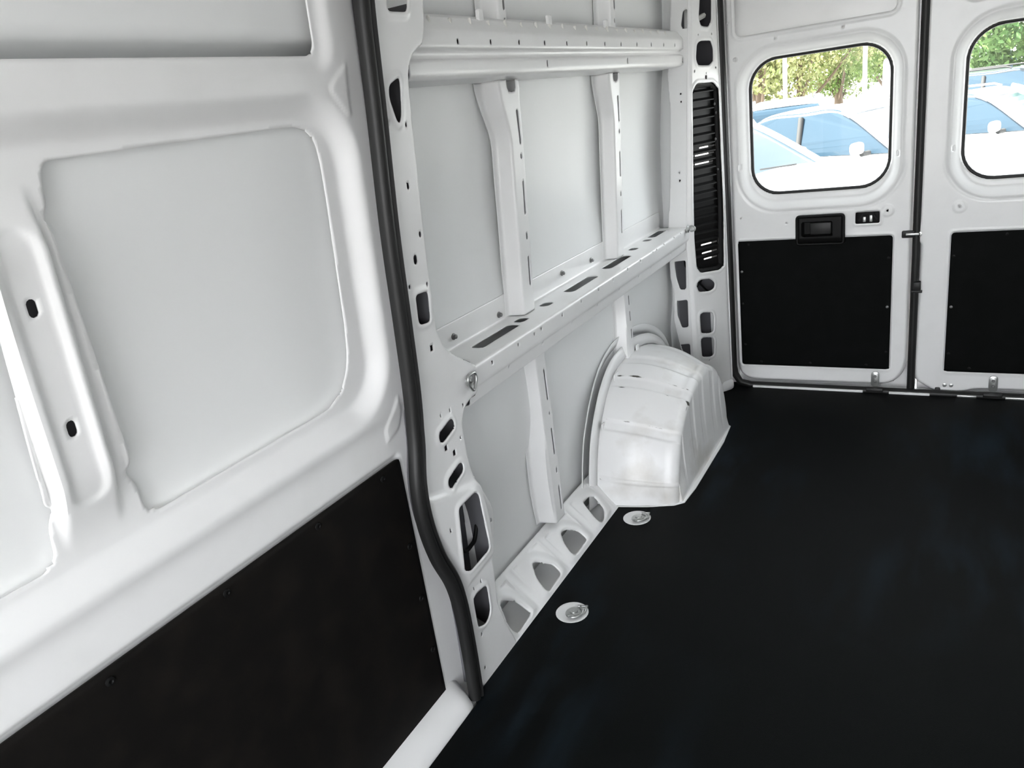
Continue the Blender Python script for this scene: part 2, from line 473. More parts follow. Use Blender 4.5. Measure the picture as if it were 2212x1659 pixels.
# ------------------------------------------------------------------ mid rail (shelf with slots), swept along y
def profile(pts, k=3, r=0.012):
    """rounded open profile -> arc-length lookup"""
    P = [np.array(pts[0], float)]
    for i in range(1, len(pts) - 1):
        p = np.array(pts[i], float); a = np.array(pts[i - 1], float); b = np.array(pts[i + 1], float)
        la, lb = np.linalg.norm(a - p), np.linalg.norm(b - p); q = min(r, 0.45 * la, 0.45 * lb)
        s = p + (a - p) / la * q; e = p + (b - p) / lb * q
        for j in range(k + 1):
            t = j / k; P.append((1 - t) ** 2 * s + 2 * t * (1 - t) * p + t * t * e)
    P.append(np.array(pts[-1], float)); P = np.array(P)
    L = np.r_[0, np.cumsum(np.linalg.norm(np.diff(P, axis=0), axis=1))]
    return P, L
def prof_at(P, L, s):
    return np.interp(s, L, P[:, 0]), np.interp(s, L, P[:, 1])
def prof_find(P, L, a=None, b=None, lo=0, hi=9):
    s = np.linspace(L[0], L[-1], 800); A, B = prof_at(P, L, s)
    c = np.abs(A - a) if a is not None else np.abs(B - b)
    c = np.where((s >= lo) & (s <= hi), c, 9); return s[np.argmin(c)]
RP, RL = profile([(0.137, 0.872), (0.137, 0.80), (0.0, 0.80), (0.0, 0.748), (0.012, 0.738), (0.018, 0.70), (0.10, 0.690)], r=0.008)
s_top0 = prof_find(RP, RL, b=0.80); s_top = lambda d: prof_find(RP, RL, a=d, lo=0.05, hi=0.205)
s_face = lambda z: prof_find(RP, RL, b=z, lo=0.205)
rail_holes = []
def slot_y(a, b, d0=0.056, d1=0.096):
    rail_holes.append(sd_rrect(a, b, s_top(d1), s_top(d0), 0.016))
slot_y(1.575, 1.785); slot_y(2.14, 2.355); slot_y(2.46, 2.675); slot_y(3.02, 3.18, 0.086, 0.122)
for p in ((1124, 691), (1178, 657), (1366, 538), (1396, 519)):
    q = fz(p, 0.80); rail_holes.append(sd_cap((q[1] - 0.008, s_top(-q[0])), (q[1] + 0.008, s_top(-q[0])), 0.017))
for p in [(1064, 783), (1120, 744.5), (1155, 721), (1170, 710), (1215, 680), (1256, 651), (1293, 625.5), (1325, 604), (1356, 582), (1384, 563), (1411, 545), (1419, 539), (1435, 527), (1457, 512), (1471, 502)]:
    q = wp(p, 0.0); rail_holes.append(dot((q[0], s_face(q[1])), 0.0042, 1.3))
for p in [(1097, 792), (1170, 739), (1233, 694), (1288, 656), (1335, 621), (1377, 590), (1403, 570), (1447, 539), (1480, 524)]:
    q = wp(p, 0.015); rail_holes.append(dot((q[0], s_face(max(0.705, min(q[1], 0.735)))), 0.0032, 1.4))
def rail_pos(y, s):
    d, z = prof_at(RP, RL, s)
    return (lean(z) - d, y, z)
mr = field('mid_rail', np.arange(1.43, 3.235, 0.0045), np.arange(0, RL[-1], 0.0038), rail_pos, M['paint'], W, S=solid(None, rail_holes), thick=0.003, flip=True)
for p in ((979, 727), (1077, 680), (1213, 590), (1276, 562), (1322, 528)):
    q = wp(p, 0.137)
    disc_stack('bolt', [(0.009, 0), (0.009, 0.003), (0.006, 0.004), (0.006, 0.010), (0.003, 0.012)], 10, (1, 0, 0), (float(lean(q[1])) - 0.137, q[0], q[1]), M['bolt'], mr)
# black sheet added under the rail so its holes stay dark
field('rail_shade', np.linspace(1.43, 3.2, 4), np.linspace(0, 1, 4), lambda y, s: (-0.115 + 0.075 * s, y, 0.765 - 0.03 * s), M['plastic'], mr, thick=0.002)

# ------------------------------------------------------------------ upper rail
UP, UL = profile([(0.11, 1.585), (0.055, 1.568), (0.030, 1.537), (0.030, 1.502), (0.044, 1.497), (0.044, 1.484), (0.030, 1.479), (0.030, 1.450), (0.036, 1.441), (0.13, 1.436)], r=0.005)
u_face = lambda z: prof_find(UP, UL, b=z)
uh = []
for p in [(990, 94), (1061, 94), (1122, 94), (1177, 94), (1225, 95), (1268, 95), (1307, 96), (1342, 96), (1376, 97), (1407, 98), (1434, 98), (1458, 99)]:
    q = wp(p, 0.03); uh.append(dot((q[0], u_face(1.516)), 0.0052, 1.25))
for p in [(1183, 137), (1356, 131), (1475, 131)]:
    q = wp(p, 0.03); uh.append(dot((q[0], u_face(q[1])), 0.0045, 2.0))
def up_pos(y, s):
    d, z = prof_at(UP, UL, s)
    return (lean(z) - d, y, z)
ur = field('upper_rail', np.arange(1.36, 3.235, 0.0045), np.arange(0, UL[-1], 0.0036), up_pos, M['paint'], W, S=solid(None, uh), thick=0.003, flip=True)
field('rail_shade', np.linspace(1.40, 3.2, 4), np.linspace(0, 1, 4), lambda y, s: (-0.035, y, 1.445 + 0.12 * s), M['plastic'], ur, thick=0.002)  # black sheet added behind the upper holes in place of shade
for i, y in enumerate(np.arange(1.47, 3.1, 0.083)):
    q = 1.563 - 0.003 * (i % 2)
    box('spot_tab', (float(lean(q)) - 0.052, y, q - 0.014), (float(lean(q)) - 0.044, y + 0.006, q + 0.006), M['sealant'], ur, bev=0.002, seg=1)
for y in (1.69, 2.06, 2.47):
    box('clip_tab', (float(lean(1.58)) - 0.062, y, 1.565), (float(lean(1.58)) - 0.052, y + 0.022, 1.590), M['paint'], ur, bev=0.002, seg=1)

# ------------------------------------------------------------------ ribs (hat sections on the skin)
def rib(yc, z0, z1, slots, hw=0.030, face_d=0.090, base_d=SKIN - 0.004, flare=0.0, notch=None, zk=0.75, wob=0.0):
    PP, PL = profile([(-hw - 0.030, base_d), (-hw - 0.010, base_d), (-hw, face_d), (hw, face_d), (hw + 0.008, base_d), (hw + 0.022, base_d)], r=0.006)
    s_of = lambda dy: prof_find(PP, PL, a=dy)
    holes = []
    for (dy, za, zb, r) in slots:
        holes.append(sd_cap((za, s_of(dy)), (zb + 1e-5, s_of(dy)), r))
    if notch: holes.append(sd_cap((notch, s_of(0.004)), (z1 + 0.03, s_of(0.004)), 0.015))
    def pos(z, s):
        a, d = prof_at(PP, PL, s)
        left = np.clip((hw - a) / (2 * hw), 0, 1.6)
        y = yc + a - flare * sst(z1 - 0.17, z1, z) * left - wob * np.sin((z - z0) / (z1 - z0) * 2 * np.pi) * (left > 1.0)
        return (lean(z) - d, y, z)
    return field('rib', np.arange(z0, z1, 0.005), np.arange(0, PL[-1], 0.0028), pos, M['paint'], W, S=solid(None, holes), thick=0.002, flip=True)
def zat(p, d=0.09): return wp(p, d)[1]
def yat(p, d=0.09): return wp(p, d)[0]
y1 = yat((1130, 400)) - 0.012
rib(y1, 0.802, 1.440, [(0.014, zat((1122, 308)), zat((1120, 240)), .0048), (0.014, zat((1126, 339)), zat((1126, 337)), .005), (0.014, zat((1132, 460)), zat((1130, 394)), .0048),
                       (0.014, zat((1136, 514)), zat((1136, 507)), .005), (0.014, zat((1142, 614)), zat((1140, 557)), .0048)], flare=0.045, notch=zat((1116, 185)), hw=0.034)
y2 = yat((1340, 400)) - 0.008
rib(y2, 0.802, 1.440, [(0.012, zat((1342, 258)), zat((1342, 208)), .0048), (0.012, zat((1342, 284)), zat((1342, 281)), .005), (0.012, zat((1343, 377)), zat((1343, 330)), .0048),
                       (0.012, zat((1343, 420)), zat((1343, 417)), .005), (0.012, zat((1343, 500)), zat((1343, 456)), .0048)], flare=0.035, notch=zat((1342, 165)), hw=0.032)
y3 = yat((1190, 930), 0.075) - 0.012
rib(y3, 0.110, 0.705, [(0.012, zat((1177, 864), .075), zat((1170, 803), .075), .0048), (0.012, zat((1181, 897), .075), zat((1181, 895), .075), .0038), (0.012, zat((1190, 984), .075), zat((1188, 930), .075), .0048),
                       (0.012, zat((1198, 1021), .075), zat((1198, 1014), .075), .0042), (0.012, zat((1208, 1100), .075), zat((1203, 1053), .075), .0048)], face_d=0.072, base_d=0.128, hw=0.032, wob=0.012)
y4 = yat((1360, 690), 0.075) - 0.012
rib(y4, 0.36, 0.705, [(0.014, zat((1358, 656), .075), zat((1358, 640), .075), .0048), (0.014, zat((1362, 689), .075), zat((1362, 672), .075), .0048), (0.014, zat((1365, 727), .075), zat((1364, 712), .075), .0048)],
    face_d=0.072, base_d=0.114, hw=0.030, wob=0.010)
# ribs of the roof bay above the upper rail
for p in ((1092, 20), (1330, 20)):
    yy = yat(p, 0.08) - 0.005
    rib(yy, 1.56, ZR, [(0.006, zat((p[0], 45), .08), zat((p[0], 42), .08), .005), (0.006, zat((p[0], 15), .08), 1.9, .006)], face_d=0.085, base_d=0.135, hw=0.020)
# ragged bead of sealant down the front of each rib
for (pts, d) in (([(1086, 335), (1083, 365), (1087, 400), (1089, 470), (1092, 530), (1094, 560), (1104, 590), (1108, 640)], 0.137), ([(1312, 300), (1313, 400), (1315, 470), (1318, 515)], 0.137),
                 ([(1168, 1060), (1172, 1090), (1178, 1120)], 0.128), ([(1327, 660), (1335, 715), (1341, 740), (1338, 780)], 0.12)):
    path = []
    for (a, b) in spline(wpl(pts, d), 5):
        j = rng.normal(0, 0.0018, 2); path.append(Vector((float(lean(b)) - d + 0.002, a + j[0], b + j[1])))
    tube('sealant_bead', path, 0.0042, M['sealant'], W, n=6)

# ------------------------------------------------------------------ sill with stamped openings
SA, SB = np.array([0.0, 0.0]), np.array([-0.112, 0.100])         # floor edge -> foot of the lower skin (x, z)
SLEN = np.linalg.norm(SB - SA); SDIR = (SB - SA) / SLEN; SN = np.array([-SDIR[1], SDIR[0]]) * -1
def sp(p):
    a = on_plane(p, (SN[0], 0, SN[1]), (0, 0, 0)); return (a[1], a[0] * SDIR[0] + a[2] * SDIR[1])
sill_px = [[(1078, 1307), (1084, 1297), (1111, 1299), (1147, 1326), (1119, 1368), (1109, 1368), (1096, 1354)],
           [(1147, 1219), (1154, 1214), (1193, 1220), (1212, 1240), (1186, 1278), (1178, 1278), (1158, 1252)],
           [(1209, 1152), (1219, 1145), (1248, 1148), (1268, 1166), (1242, 1200), (1233, 1198), (1217, 1175)],
           [(1257, 1087), (1272, 1072), (1284, 1075), (1304, 1101), (1305, 1124), (1296, 1130), (1286, 1123)]]
sill_h = [sd_poly(fillet([sp(p) for p in L], 0.012)) for L in sill_px]
def sill_pos(y, v):
    l = np.full(np.shape(y), 0.2)
    for f_ in sill_h: l = np.minimum(l, f_(y, v))
    off = 0.009 * sst(0.05, 0.008, l) * sst(0.0, 0.02, v) * sst(SLEN, SLEN - 0.02, v) - 0.004 * sst(0.006, 0.0, l)
    off = off - 0.004
    return (SA[0] + SDIR[0] * v + SN[0] * off, y, SA[1] + SDIR[1] * v + SN[1] * off)
field('sill_rail', np.arange(1.30, 3.24, 0.0048), np.arange(-0.006, SLEN + 0.004, 0.0042), sill_pos, M['paint'], W, S=solid(None, sill_h), thick=0.003, flip=True)
box('sill_base', (-0.118, 1.2, -0.03), (0.004, 3.3, -0.008), M['paint'], W)
for (yy, rr) in ((1.78, 0.020), (1.94, 0.022)):
    disc_stack('drain_hole', [(rr, 0), (rr, 0.002)], 14, (1, 0, 0.1), (-0.1075, yy, 0.045), M['plastic'], W)

# lower body seam: a bent strip of inner skin with the wheel-housing flange
ARCH = [(2.205, 0.0), (2.222, 0.07), (2.243, 0.146), (2.275, 0.224), (2.325, 0.292), (2.39, 0.357), (2.47, 0.402), (2.58, 0.422), (2.75, 0.415), (2.91, 0.375), (3.04, 0.30), (3.12, 0.19), (3.15, 0.08), (3.155, 0.0)]
ARCH_IN = [(2.288, 0.0), (2.294, 0.05), (2.306, 0.10), (2.333, 0.17), (2.374, 0.232), (2.44, 0.285), (2.53, 0.318), (2.62, 0.333), (2.72, 0.330), (2.82, 0.29), (2.88, 0.235), (2.925, 0.16), (2.95, 0.08), (2.955, 0.0)]
arc = np.array(spline(ARCH, 7))
arc_c = np.array([2.65, 0.05])
def offs(k):
    n = arc - arc_c; n /= np.linalg.norm(n, axis=1)[:, None]; return arc + n * k
# flange ring lying against the skin, and a darker gap beyond it
o0, o1 = offs(0.004), offs(0.045)
V = []; Fc = []
for i in range(len(arc)):
    V += [(-0.082, o0[i][0], o0[i][1]), (-0.095, o1[i][0], o1[i][1])]
for i in range(len(arc) - 1):
    Fc.append((2 * i, 2 * i + 1, 2 * i + 3, 2 * i + 2))
fr = mesh_np('arch_flange', V, Fc, M['paint'], W); md = fr.modifiers.new('sheet', 'SOLIDIFY'); md.thickness = 0.003
o2 = offs(0.085)
V = []; Fc = []
for i in range(len(arc)):
    V += [(-0.118, o1[i][0], o1[i][1]), (-0.104, o2[i][0], o2[i][1])]
for i in range(len(arc) - 1):
    Fc.append((2 * i, 2 * i + 1, 2 * i + 3, 2 * i + 2))
fr2 = mesh_np('arch_recess', V, Fc, M['skin'], W); md = fr2.modifiers.new('sheet', 'SOLIDIFY'); md.thickness = 0.003

# ------------------------------------------------------------------ wheel arch box
wa_root = empty('wheel_arch', (0.0, 2.65, 0.0))
tag(wa_root, 'white ribbed steel wheel arch box with black scuffs on the floor edge', 'wheel arch')
ns = 300; arc_in = np.array(spline(ARCH_IN, 7)); ss = np.linspace(0, len(arc) - 1, ns)
A2 = np.stack([np.interp(ss, np.arange(len(arc)), arc[:, k]) for k in (0, 1)], 1)
B2 = np.stack([np.interp(ss, np.arange(len(arc)), arc_in[:, k]) for k in (0, 1)], 1)
frac = np.linspace(0, 1, ns)
def bump_s(f):
    b = 0.0
    for c, w in ((0.283, 0.017), (0.430, 0.019), (0.535, 0.020), (0.645, 0.018), (0.74, 0.016)):
        b = b + np.exp(-((f - c) / w) ** 8)
    return b - 0.5 * np.exp(-((f - 0.105) / 0.010) ** 4)
BS = bump_s(frac)
def out_n(P):
    n_ = np.gradient(P, axis=0); n_ = np.stack([-n_[:, 1], n_[:, 0]], 1); n_ /= np.linalg.norm(n_, axis=1)[:, None]
    return n_ * np.sign(np.sum(n_ * (P - np.array([2.6, 0.0])), axis=1))[:, None]
nA, nB = out_n(A2), out_n(B2)
XW, XS, XI, RS = -0.10, 0.160, 0.196, 0.036
S0 = B2 + nB * RS * 0.85
rows = []
for t in np.linspace(0, 1, 24):                      # wall -> shoulder
    P2 = A2 * (1 - t) + S0 * t + nA * (0.022 * math.sin(t * math.pi))
    P2 = P2 - (nA * (1 - t) + nB * t) * (0.0065 * BS * sst(0.03, 0.14, t))[:, None]
    rows.append(np.stack([np.full(ns, XW + t * (XS - XW)), P2[:, 0], np.maximum(P2[:, 1], 0.0)], 1))
for t in np.linspace(0, 1, 10)[1:]:                  # rounded shoulder
    a = t * math.pi / 2
    P2 = B2 + nB * (RS * 0.85 * math.cos(a)) - nB * (0.0065 * BS * (1 - 0.5 * t))[:, None]
    rows.append(np.stack([XS + (XI - XS) * math.sin(a) - 0.002 * BS * t, P2[:, 0], np.maximum(P2[:, 1], 0.0)], 1))
sh = rows[-1]
for t in np.linspace(0, 1, 22)[1:]:                  # inner face down to the floor
    x = sh[:, 0] + (XI + 0.012 * t - sh[:, 0]) * sst(0, 1, t) - 0.0025 * BS * (1 - sst(0.3, 0.85, t)) + 0.0025 * BS * (1 - t) * 0
    rows.append(np.stack([x, sh[:, 1], sh[:, 2] * (1 - t)], 1))
G = np.stack(rows, 0) - np.array([0.0, 2.65, 0.0]); nr = len(rows)
Vs = G.reshape(-1, 3)
Fs = [(i * ns + j, i * ns + j + 1, (i + 1) * ns + j + 1, (i + 1) * ns + j) for i in range(nr - 1) for j in range(ns - 1)]
def arch_mat():
    m = mat('arch_paint', (0.85, 0.85, 0.85), 0.40, coat=0.15)
    nt = m.node_tree; b = nt.nodes['Principled BSDF']; L = nt.links.new
    tc = nt.nodes.new('ShaderNodeTexCoord')
    at = nt.nodes.new('ShaderNodeAttribute'); at.attribute_name = 'scuff'
    n1 = nt.nodes.new('ShaderNodeTexNoise'); n1.inputs['Scale'].default_value = 21; n1.inputs['Detail'].default_value = 9
    L(tc.outputs['Object'], n1.inputs['Vector'])
    ad = nt.nodes.new('ShaderNodeMath'); ad.operation = 'MULTIPLY'; L(at.outputs['Fac'], ad.inputs[0]); L(n1.outputs['Fac'], ad.inputs[1])
    mr_ = nt.nodes.new('ShaderNodeMapRange'); mr_.inputs['From Min'].default_value = 0.47; mr_.inputs['From Max'].default_value = 0.56
    L(ad.outputs[0], mr_.inputs['Value'])
    n2 = nt.nodes.new('ShaderNodeTexNoise'); n2.inputs['Scale'].default_value = 7; n2.inputs['Detail'].default_value = 7; L(tc.outputs['Object'], n2.inputs['Vector'])
    r2 = nt.nodes.new('ShaderNodeMapRange'); r2.inputs['From Min'].default_value = 0.52; r2.inputs['From Max'].default_value = 0.80; L(n2.outputs['Fac'], r2.inputs['Value'])
    gm = nt.nodes.new('ShaderNodeMix'); gm.data_type = 'RGBA'; gm.inputs['A'].default_value = (0.85, 0.85, 0.85, 1); gm.inputs['B'].default_value = (0.62, 0.60, 0.56, 1); L(r2.outputs[0], gm.inputs['Factor'])
    mx = nt.nodes.new('ShaderNodeMix'); mx.data_type = 'RGBA'; mx.inputs['B'].default_value = (0.06, 0.06, 0.05, 1); L(gm.outputs['Result'], mx.inputs['A'])
    L(mr_.outputs[0], mx.inputs['Factor']); L(mx.outputs['Result'], b.inputs['Base Color'])
    return m
M['arch'] = arch_mat()
ab = mesh_np('arch_shell', Vs, Fs, M['arch'], wa_root, ang=60)
sc = np.zeros((nr, ns))
rowt = np.arange(nr)
for c in (0.302, 0.408, 0.452):
    sc += np.exp(-((frac - c) / 0.006) ** 2)[None, :] * np.where((rowt > 2) & (rowt < 34), 0.93, 0)[:, None]
sc += (np.exp(-((frac - 0.10) / 0.012) ** 2)[None, :]) * np.exp(-((rowt - 3) / 2.0) ** 2)[:, None] * 1.1
sc += (np.exp(-((frac - 0.38) / 0.05) ** 2)[None, :]) * np.exp(-((rowt - 30) / 1.6) ** 2)[:, None] * 0.95
atr = ab.data.attributes.new('scuff', 'FLOAT', 'POINT'); atr.data.foreach_set('value', np.clip(sc, 0, 1.15).ravel().astype(np.float32))
# foot flange round the box on the floor
ffl = [(-0.03, 2.195), (0.10, 2.228), (0.185, 2.262), (0.214, 2.29), (0.222, 2.40), (0.222, 2.80), (0.21, 2.96), (0.10, 3.06), (-0.02, 3.16)]
prism('foot_flange', [(a, b - 2.65) for a, b in ffl], lambda u, v, w: (u, v, w + 0.0005), 0.004, M['paint'], wa_root, bev=0.001)
# weld tabs along the wall flange
for (p, s_) in (((1333, 818), 0.022), ((1305, 922), 0.016), ((1378, 752), 0.014)):
    q = wp(p, 0.07)
    box('weld_tab', (-0.075, q[0] - s_ - 2.65, q[1] - s_), (-0.069, q[0] + s_ - 2.65, q[1] + s_), M['paint'], wa_root, bev=0.0028)

# ------------------------------------------------------------------ rear pillar (angled face beside the rear doors)
DA, DB = np.array([0.0, 3.215]), np.array([0.112, 3.405]); DW = np.linalg.norm(DB - DA); DD = (DB - DA) / DW; DN = np.array([DD[1], -DD[0]])
def dpos(s, z, off=0.0):
    k = np.clip(1 - np.asarray(s) / DW, 0, 1.1)          # the door-side edge stands upright, the wall-side edge follows the wall
    return (DA[0] + DD[0] * s + DN[0] * off + lean(z) * k, DA[1] + DD[1] * s + DN[1] * off, z)
def dpx(p):
    z = 1.0
    for _ in range(8):
        A_ = np.array([float(lean(z)), DA[1]]); e_ = DB - A_
        a = on_plane(p, (e_[1], -e_[0], 0), (A_[0], A_[1], 0)); z = a[2]
    return (float(np.dot(a[:2] - A_, e_) / np.dot(e_, e_)) * DW, a[2])
vent_o = fillet([dpx(p) for p in [(1494, 196), (1503, 180), (1538, 177), (1551, 190), (1562, 440), (1563, 572), (1553, 583), (1512, 590), (1503, 578), (1496, 420)]], 0.012)
d_holes = [sd_poly(vent_o)] + [sd_poly(fillet([dpx(p) for p in L], 0.012)) for L in (
    [(1511, -40), (1535, -40), (1535, 45), (1528, 59), (1512, 57), (1507, 40)],
    [(1503, 95), (1510, 88), (1533, 87), (1539, 105), (1539, 132), (1530, 142), (1506, 142), (1501, 128)],
    [(1502, 615), (1510, 604), (1532, 601), (1543, 610), (1542, 622), (1532, 629), (1508, 631)],
    [(1510, 680), (1517, 674), (1536, 674), (1541, 682), (1540, 716), (1531, 720), (1513, 720)],
    [(1512, 733), (1518, 728), (1538, 728), (1542, 736), (1541, 766), (1533, 771), (1515, 771)])]
d_small = [dot(dpx(p), r, e) for p, r, e in [((1507, 75), .004, 1), ((1536, 73), .004, 1), ((1499, 154), .0045, 1), ((1545, 146), .0045, 1), ((1524, 158), .003, 1), ((1531, 777), .0035, 1.01)]]
d_small.append(sd_rrect(dpx((1524, 167))[0] - .007, dpx((1524, 167))[0] + .007, dpx((1524, 167))[1] - .008, dpx((1524, 167))[1] + .008, .001))
def dp_pos(s, z):
    l = np.full(np.shape(s), 1.0)
    for f_ in d_holes: l = np.minimum(l, np.abs(f_(s, z) - 0.006))
    off = 0.004 * (1 - sst(0.0, 0.010, l)) - 0.016 * sst(DW - 0.02, DW + 0.012, s) + 0.012 * sst(0.10, 0.02, z) * 0 - 0.012 * sst(0.012, -0.006, s)
    return dpos(s, z, off)
rp_ = field('rear_pillar', np.arange(-0.006, DW + 0.014, 0.0036), np.arange(-0.005, ZR, 0.0046), dp_pos, M['paint'], W, S=solid(None, d_holes + d_small), thick=0.003, flip=True)
# closing plate behind the pillar with an outside vent opening behind the grille
zs_a, zs_b = dpx((1530, 322))[1], dpx((1530, 362))[1]; zl_a, zl_b = dpx((1530, 515))[1], dpx((1530, 565))[1]
field('pillar_back', np.arange(-0.02, DW + 0.05, 0.01), np.arange(-0.03, ZR + 0.02, 0.01), lambda s, z: dpos(s, z, -0.075), M['cavity'], W,
      S=solid(None, [sd_rrect(0.0, 0.22, zs_b - .02, zs_a + .02, .005), sd_rrect(0.05, 0.22, zl_b - .02, zl_a + .02, .005)]), thick=0.002, flip=True)
box('pillar_cover', (-0.20, 3.40, -0.03), (0.085, 3.41, 0.47), M['skin'], W)
box('rear_jamb', (-0.2, 3.492, -0.1), (0.12, 3.53, ZR), M['paint'], W)
field('pillar_edge', np.linspace(0, 1, 4), np.linspace(-0.03, ZR, 30), lambda t, z: (0.112 - 0.05 * t + 0 * z, 3.412 + 0.09 * t, z), M['paint'], W, thick=0.002)
# return face between the rear pillar and the skin
def ret_pos(s, z): return (lean(z) - 0.135 * s - 0.004, 3.222 + 0.02 * s, z)
def rpx(p):
    a = on_plane(p, (0.02, 0.135, 0), (0, 3.222, 0)); return ((lean(a[2]) - 0.004 - a[0]) / 0.135, a[2])
def ret_s(L, r=0.01):
    P = [rpx(p) for p in L]; return [(a * 0.135, b) for a, b in P]
rh = [sd_poly(fillet(ret_s(L), 0.010)) for L in ([(1457, 565), (1482, 562), (1483, 624), (1470, 626), (1462, 600)], [(1462, 650), (1486, 647), (1488, 706), (1474, 708), (1464, 680)], [(1470, 744), (1491, 742), (1493, 772), (1480, 768)], [(1474, 24), (1482, 18), (1489, 26), (1488, 54), (1478, 64), (1470, 58)])]
rh += [dot(ret_s([p])[0], .0042) for p in ((1470, 203), (1471, 220), (1468, 373), (1469, 390))]
ro = sd_poly(fillet(ret_s([(1452, -90), (1492, -90), (1490, 300), (1488, 480), (1493, 640), (1500, 800), (1490, 800), (1473, 760), (1462, 715), (1456, 690), (1457, 630), (1449, 600), (1446, 545), (1444, 470), (1447, 440), (1448, 240), (1441, 165), (1443, 140)]), 0.01))
field('pillar_return', np.arange(-0.01, 0.20, 0.004), np.arange(0.05, 1.80, 0.005), lambda s, z: ret_pos(s / 0.135, z), M['paint'], W, S=solid(ro, rh), thick=0.003)
field('return_back', np.linspace(0, 0.16, 4), np.linspace(0, ZR, 6), lambda s, z: (lean(z) - s, 3.30 + 0 * s, z), M['skin'], W, thick=0.002)

# wiring seen through the pillar openings
for L_, r_, mt_ in (([(1508, 604), (1520, 612), (1534, 626), (1542, 632)], 0.004, 'plastic'), ([(1516, 622), (1527, 606), (1536, 602)], 0.003, 'plastic'), ([(1512, 42), (1522, 36), (1532, 30)], 0.010, 'sealant')):
    pth = []
    for p in L_:
        q = dpx(p); pth.append(Vector([float(a) for a in dpos(q[0], q[1], -0.03)]))
    tube('pillar_wiring', pth, r_, M[mt_], W, n=6)
# wheelhouse-to-pillar foot
box('pillar_foot', (0.0, 3.20, -0.004), (0.045, 3.30, 0.055), M['paint'], W, bev=0.02, seg=3, rot=Matrix.Rotation(-0.55, 3, 'Z'))
box('pillar_foot', (0.06, 3.345, -0.004), (0.112, 3.42, 0.05), M['paint'], W, bev=0.02, seg=3, rot=Matrix.Rotation(-0.55, 3, 'Z'))

# vent grille
vg = empty('vent_grille', dpos(DW / 2, 0.60))
vg.location = Vector([float(a) for a in dpos(DW / 2, 0.575)])
VL = vg.location.copy()
tag(vg, 'tall black plastic vent grille with slats in the white rear pillar', 'vent grille')
vsd = sd_poly(vent_o)
def loc(P):  # into the grille's own frame
    return (P[0] - VL.x, P[1] - VL.y, P[2] - VL.z)
vs_lo = min(v for _, v in vent_o); vs_hi = max(v for _, v in vent_o)
us_lo = min(u for u, _ in vent_o); us_hi = max(u for u, _ in vent_o)
def ring(s, z): return vsd(s, z) - 0.001
field('frame', np.arange(us_lo - 0.01, us_hi + 0.01, 0.0035), np.arange(vs_lo - 0.01, vs_hi + 0.01, 0.005),
      lambda s, z: loc(dpos(s, z, -0.006 - 0.010 * sst(-0.002, -0.014, vsd(s, z)))), M['plastic'], vg,
      S=lambda s, z: np.maximum(ring(s, z), -(vsd(s, z) + 0.016)), thick=0.004, flip=True)
slits = []
for (ya, xa, xb) in ((332, 1505, 1550), (351, 1503, 1548), (315, 1520, 1552), (525, 1524, 1556), (543, 1526, 1556), (556, 1530, 1556)):
    a = dpx((xa, ya + 5)); b = dpx((xb, ya - 3))
    slits.append(sd_cap((a[0], (a[1] + b[1]) / 2), (b[0], (a[1] + b[1]) / 2), 0.0030))
field('back_plate', np.arange(us_lo - 0.004, us_hi + 0.006, 0.0035), np.arange(vs_lo - 0.004, vs_hi + 0.004, 0.0035),
      lambda s, z: loc(dpos(s, z, -0.026)), M['plastic'], vg, S=solid(lambda s, z: vsd(s, z) - 0.004, slits), thick=0.002, flip=True)
V = []; Fc = []
for (u_, v_) in vent_o:
    V += [loc(dpos(u_, v_, -0.024)), loc(dpos(u_, v_, -0.074))]
nvo = len(vent_o)
for i in range(nvo): Fc.append((2 * i, 2 * i + 1, 2 * ((i + 1) % nvo) + 1, 2 * ((i + 1) % nvo)))
mesh_np('duct', V, Fc, M['plastic'], vg)
zz = vs_lo + 0.07
first = None
while zz < vs_hi - 0.03:
    s0, s1 = us_lo + 0.024, us_hi - 0.024
    if zz > 1.3: s0 += 0.004
    V = [loc(dpos(s, zz + a, o_)) for s in (s0, s1) for (a, o_) in ((0.0, -0.010), (0.004, -0.010), (0.013, -0.024), (0.008, -0.024))]
    sl = mesh_np('slat', V, [(0, 1, 5, 4), (1, 2, 6, 5), (2, 3, 7, 6), (3, 0, 4, 7), (0, 3, 2, 1), (4, 5, 6, 7)], M['plastic'], vg, sm=False)
    zz += 0.034
for p in ((1546, 224), (1549, 243), (1553, 366), (1548, 300)):
    q = dpx(p); P = Vector(loc(dpos(q[0], q[1], -0.010)))
    disc_stack('clip', [(0.006, 0), (0.006, 0.004), (0.003, 0.005)], 8, (DN[0], DN[1], 0), P, M['rubber'], vg)

# ------------------------------------------------------------------ rubber seals
seal_px = [(776, -120), (783, 0), (812, 250), (840, 500), (868, 700), (888, 850), (897, 950), (902, 1050), (917, 1130), (943, 1200), (975, 1255), (993, 1310), (1011, 1400), (1026, 1490)]
sp_path = [Vector((float(lean(b)) + 0.004, a, b)) for a, b in spline(wpl(seal_px, -0.004), 8)]
sp_path = [Vector((float(lean(ZR)), sp_path[0].y, ZR))] + sp_path
sp_path.append(sp_path[-1] + Vector((0, -0.004, -0.02)))
seal_prof = [(1.0, -0.5), (1.05, 0.3), (0.8, 0.8), (0.3, 1.0), (-0.15, 0.85), (-0.35, 0.6), (-0.5, 0.72), (-0.75, 0.95), (-1.0, 0.8), (-1.1, 0.2), (-1.05, -0.6)]
ds = tube('door_seal', sp_path, 0.0172, M['rubber'], prof=[(a, -b) for a, b in seal_prof][::-1])
tag(ds, 'black rubber seal down the rear edge of the sliding door opening', 'door seal')
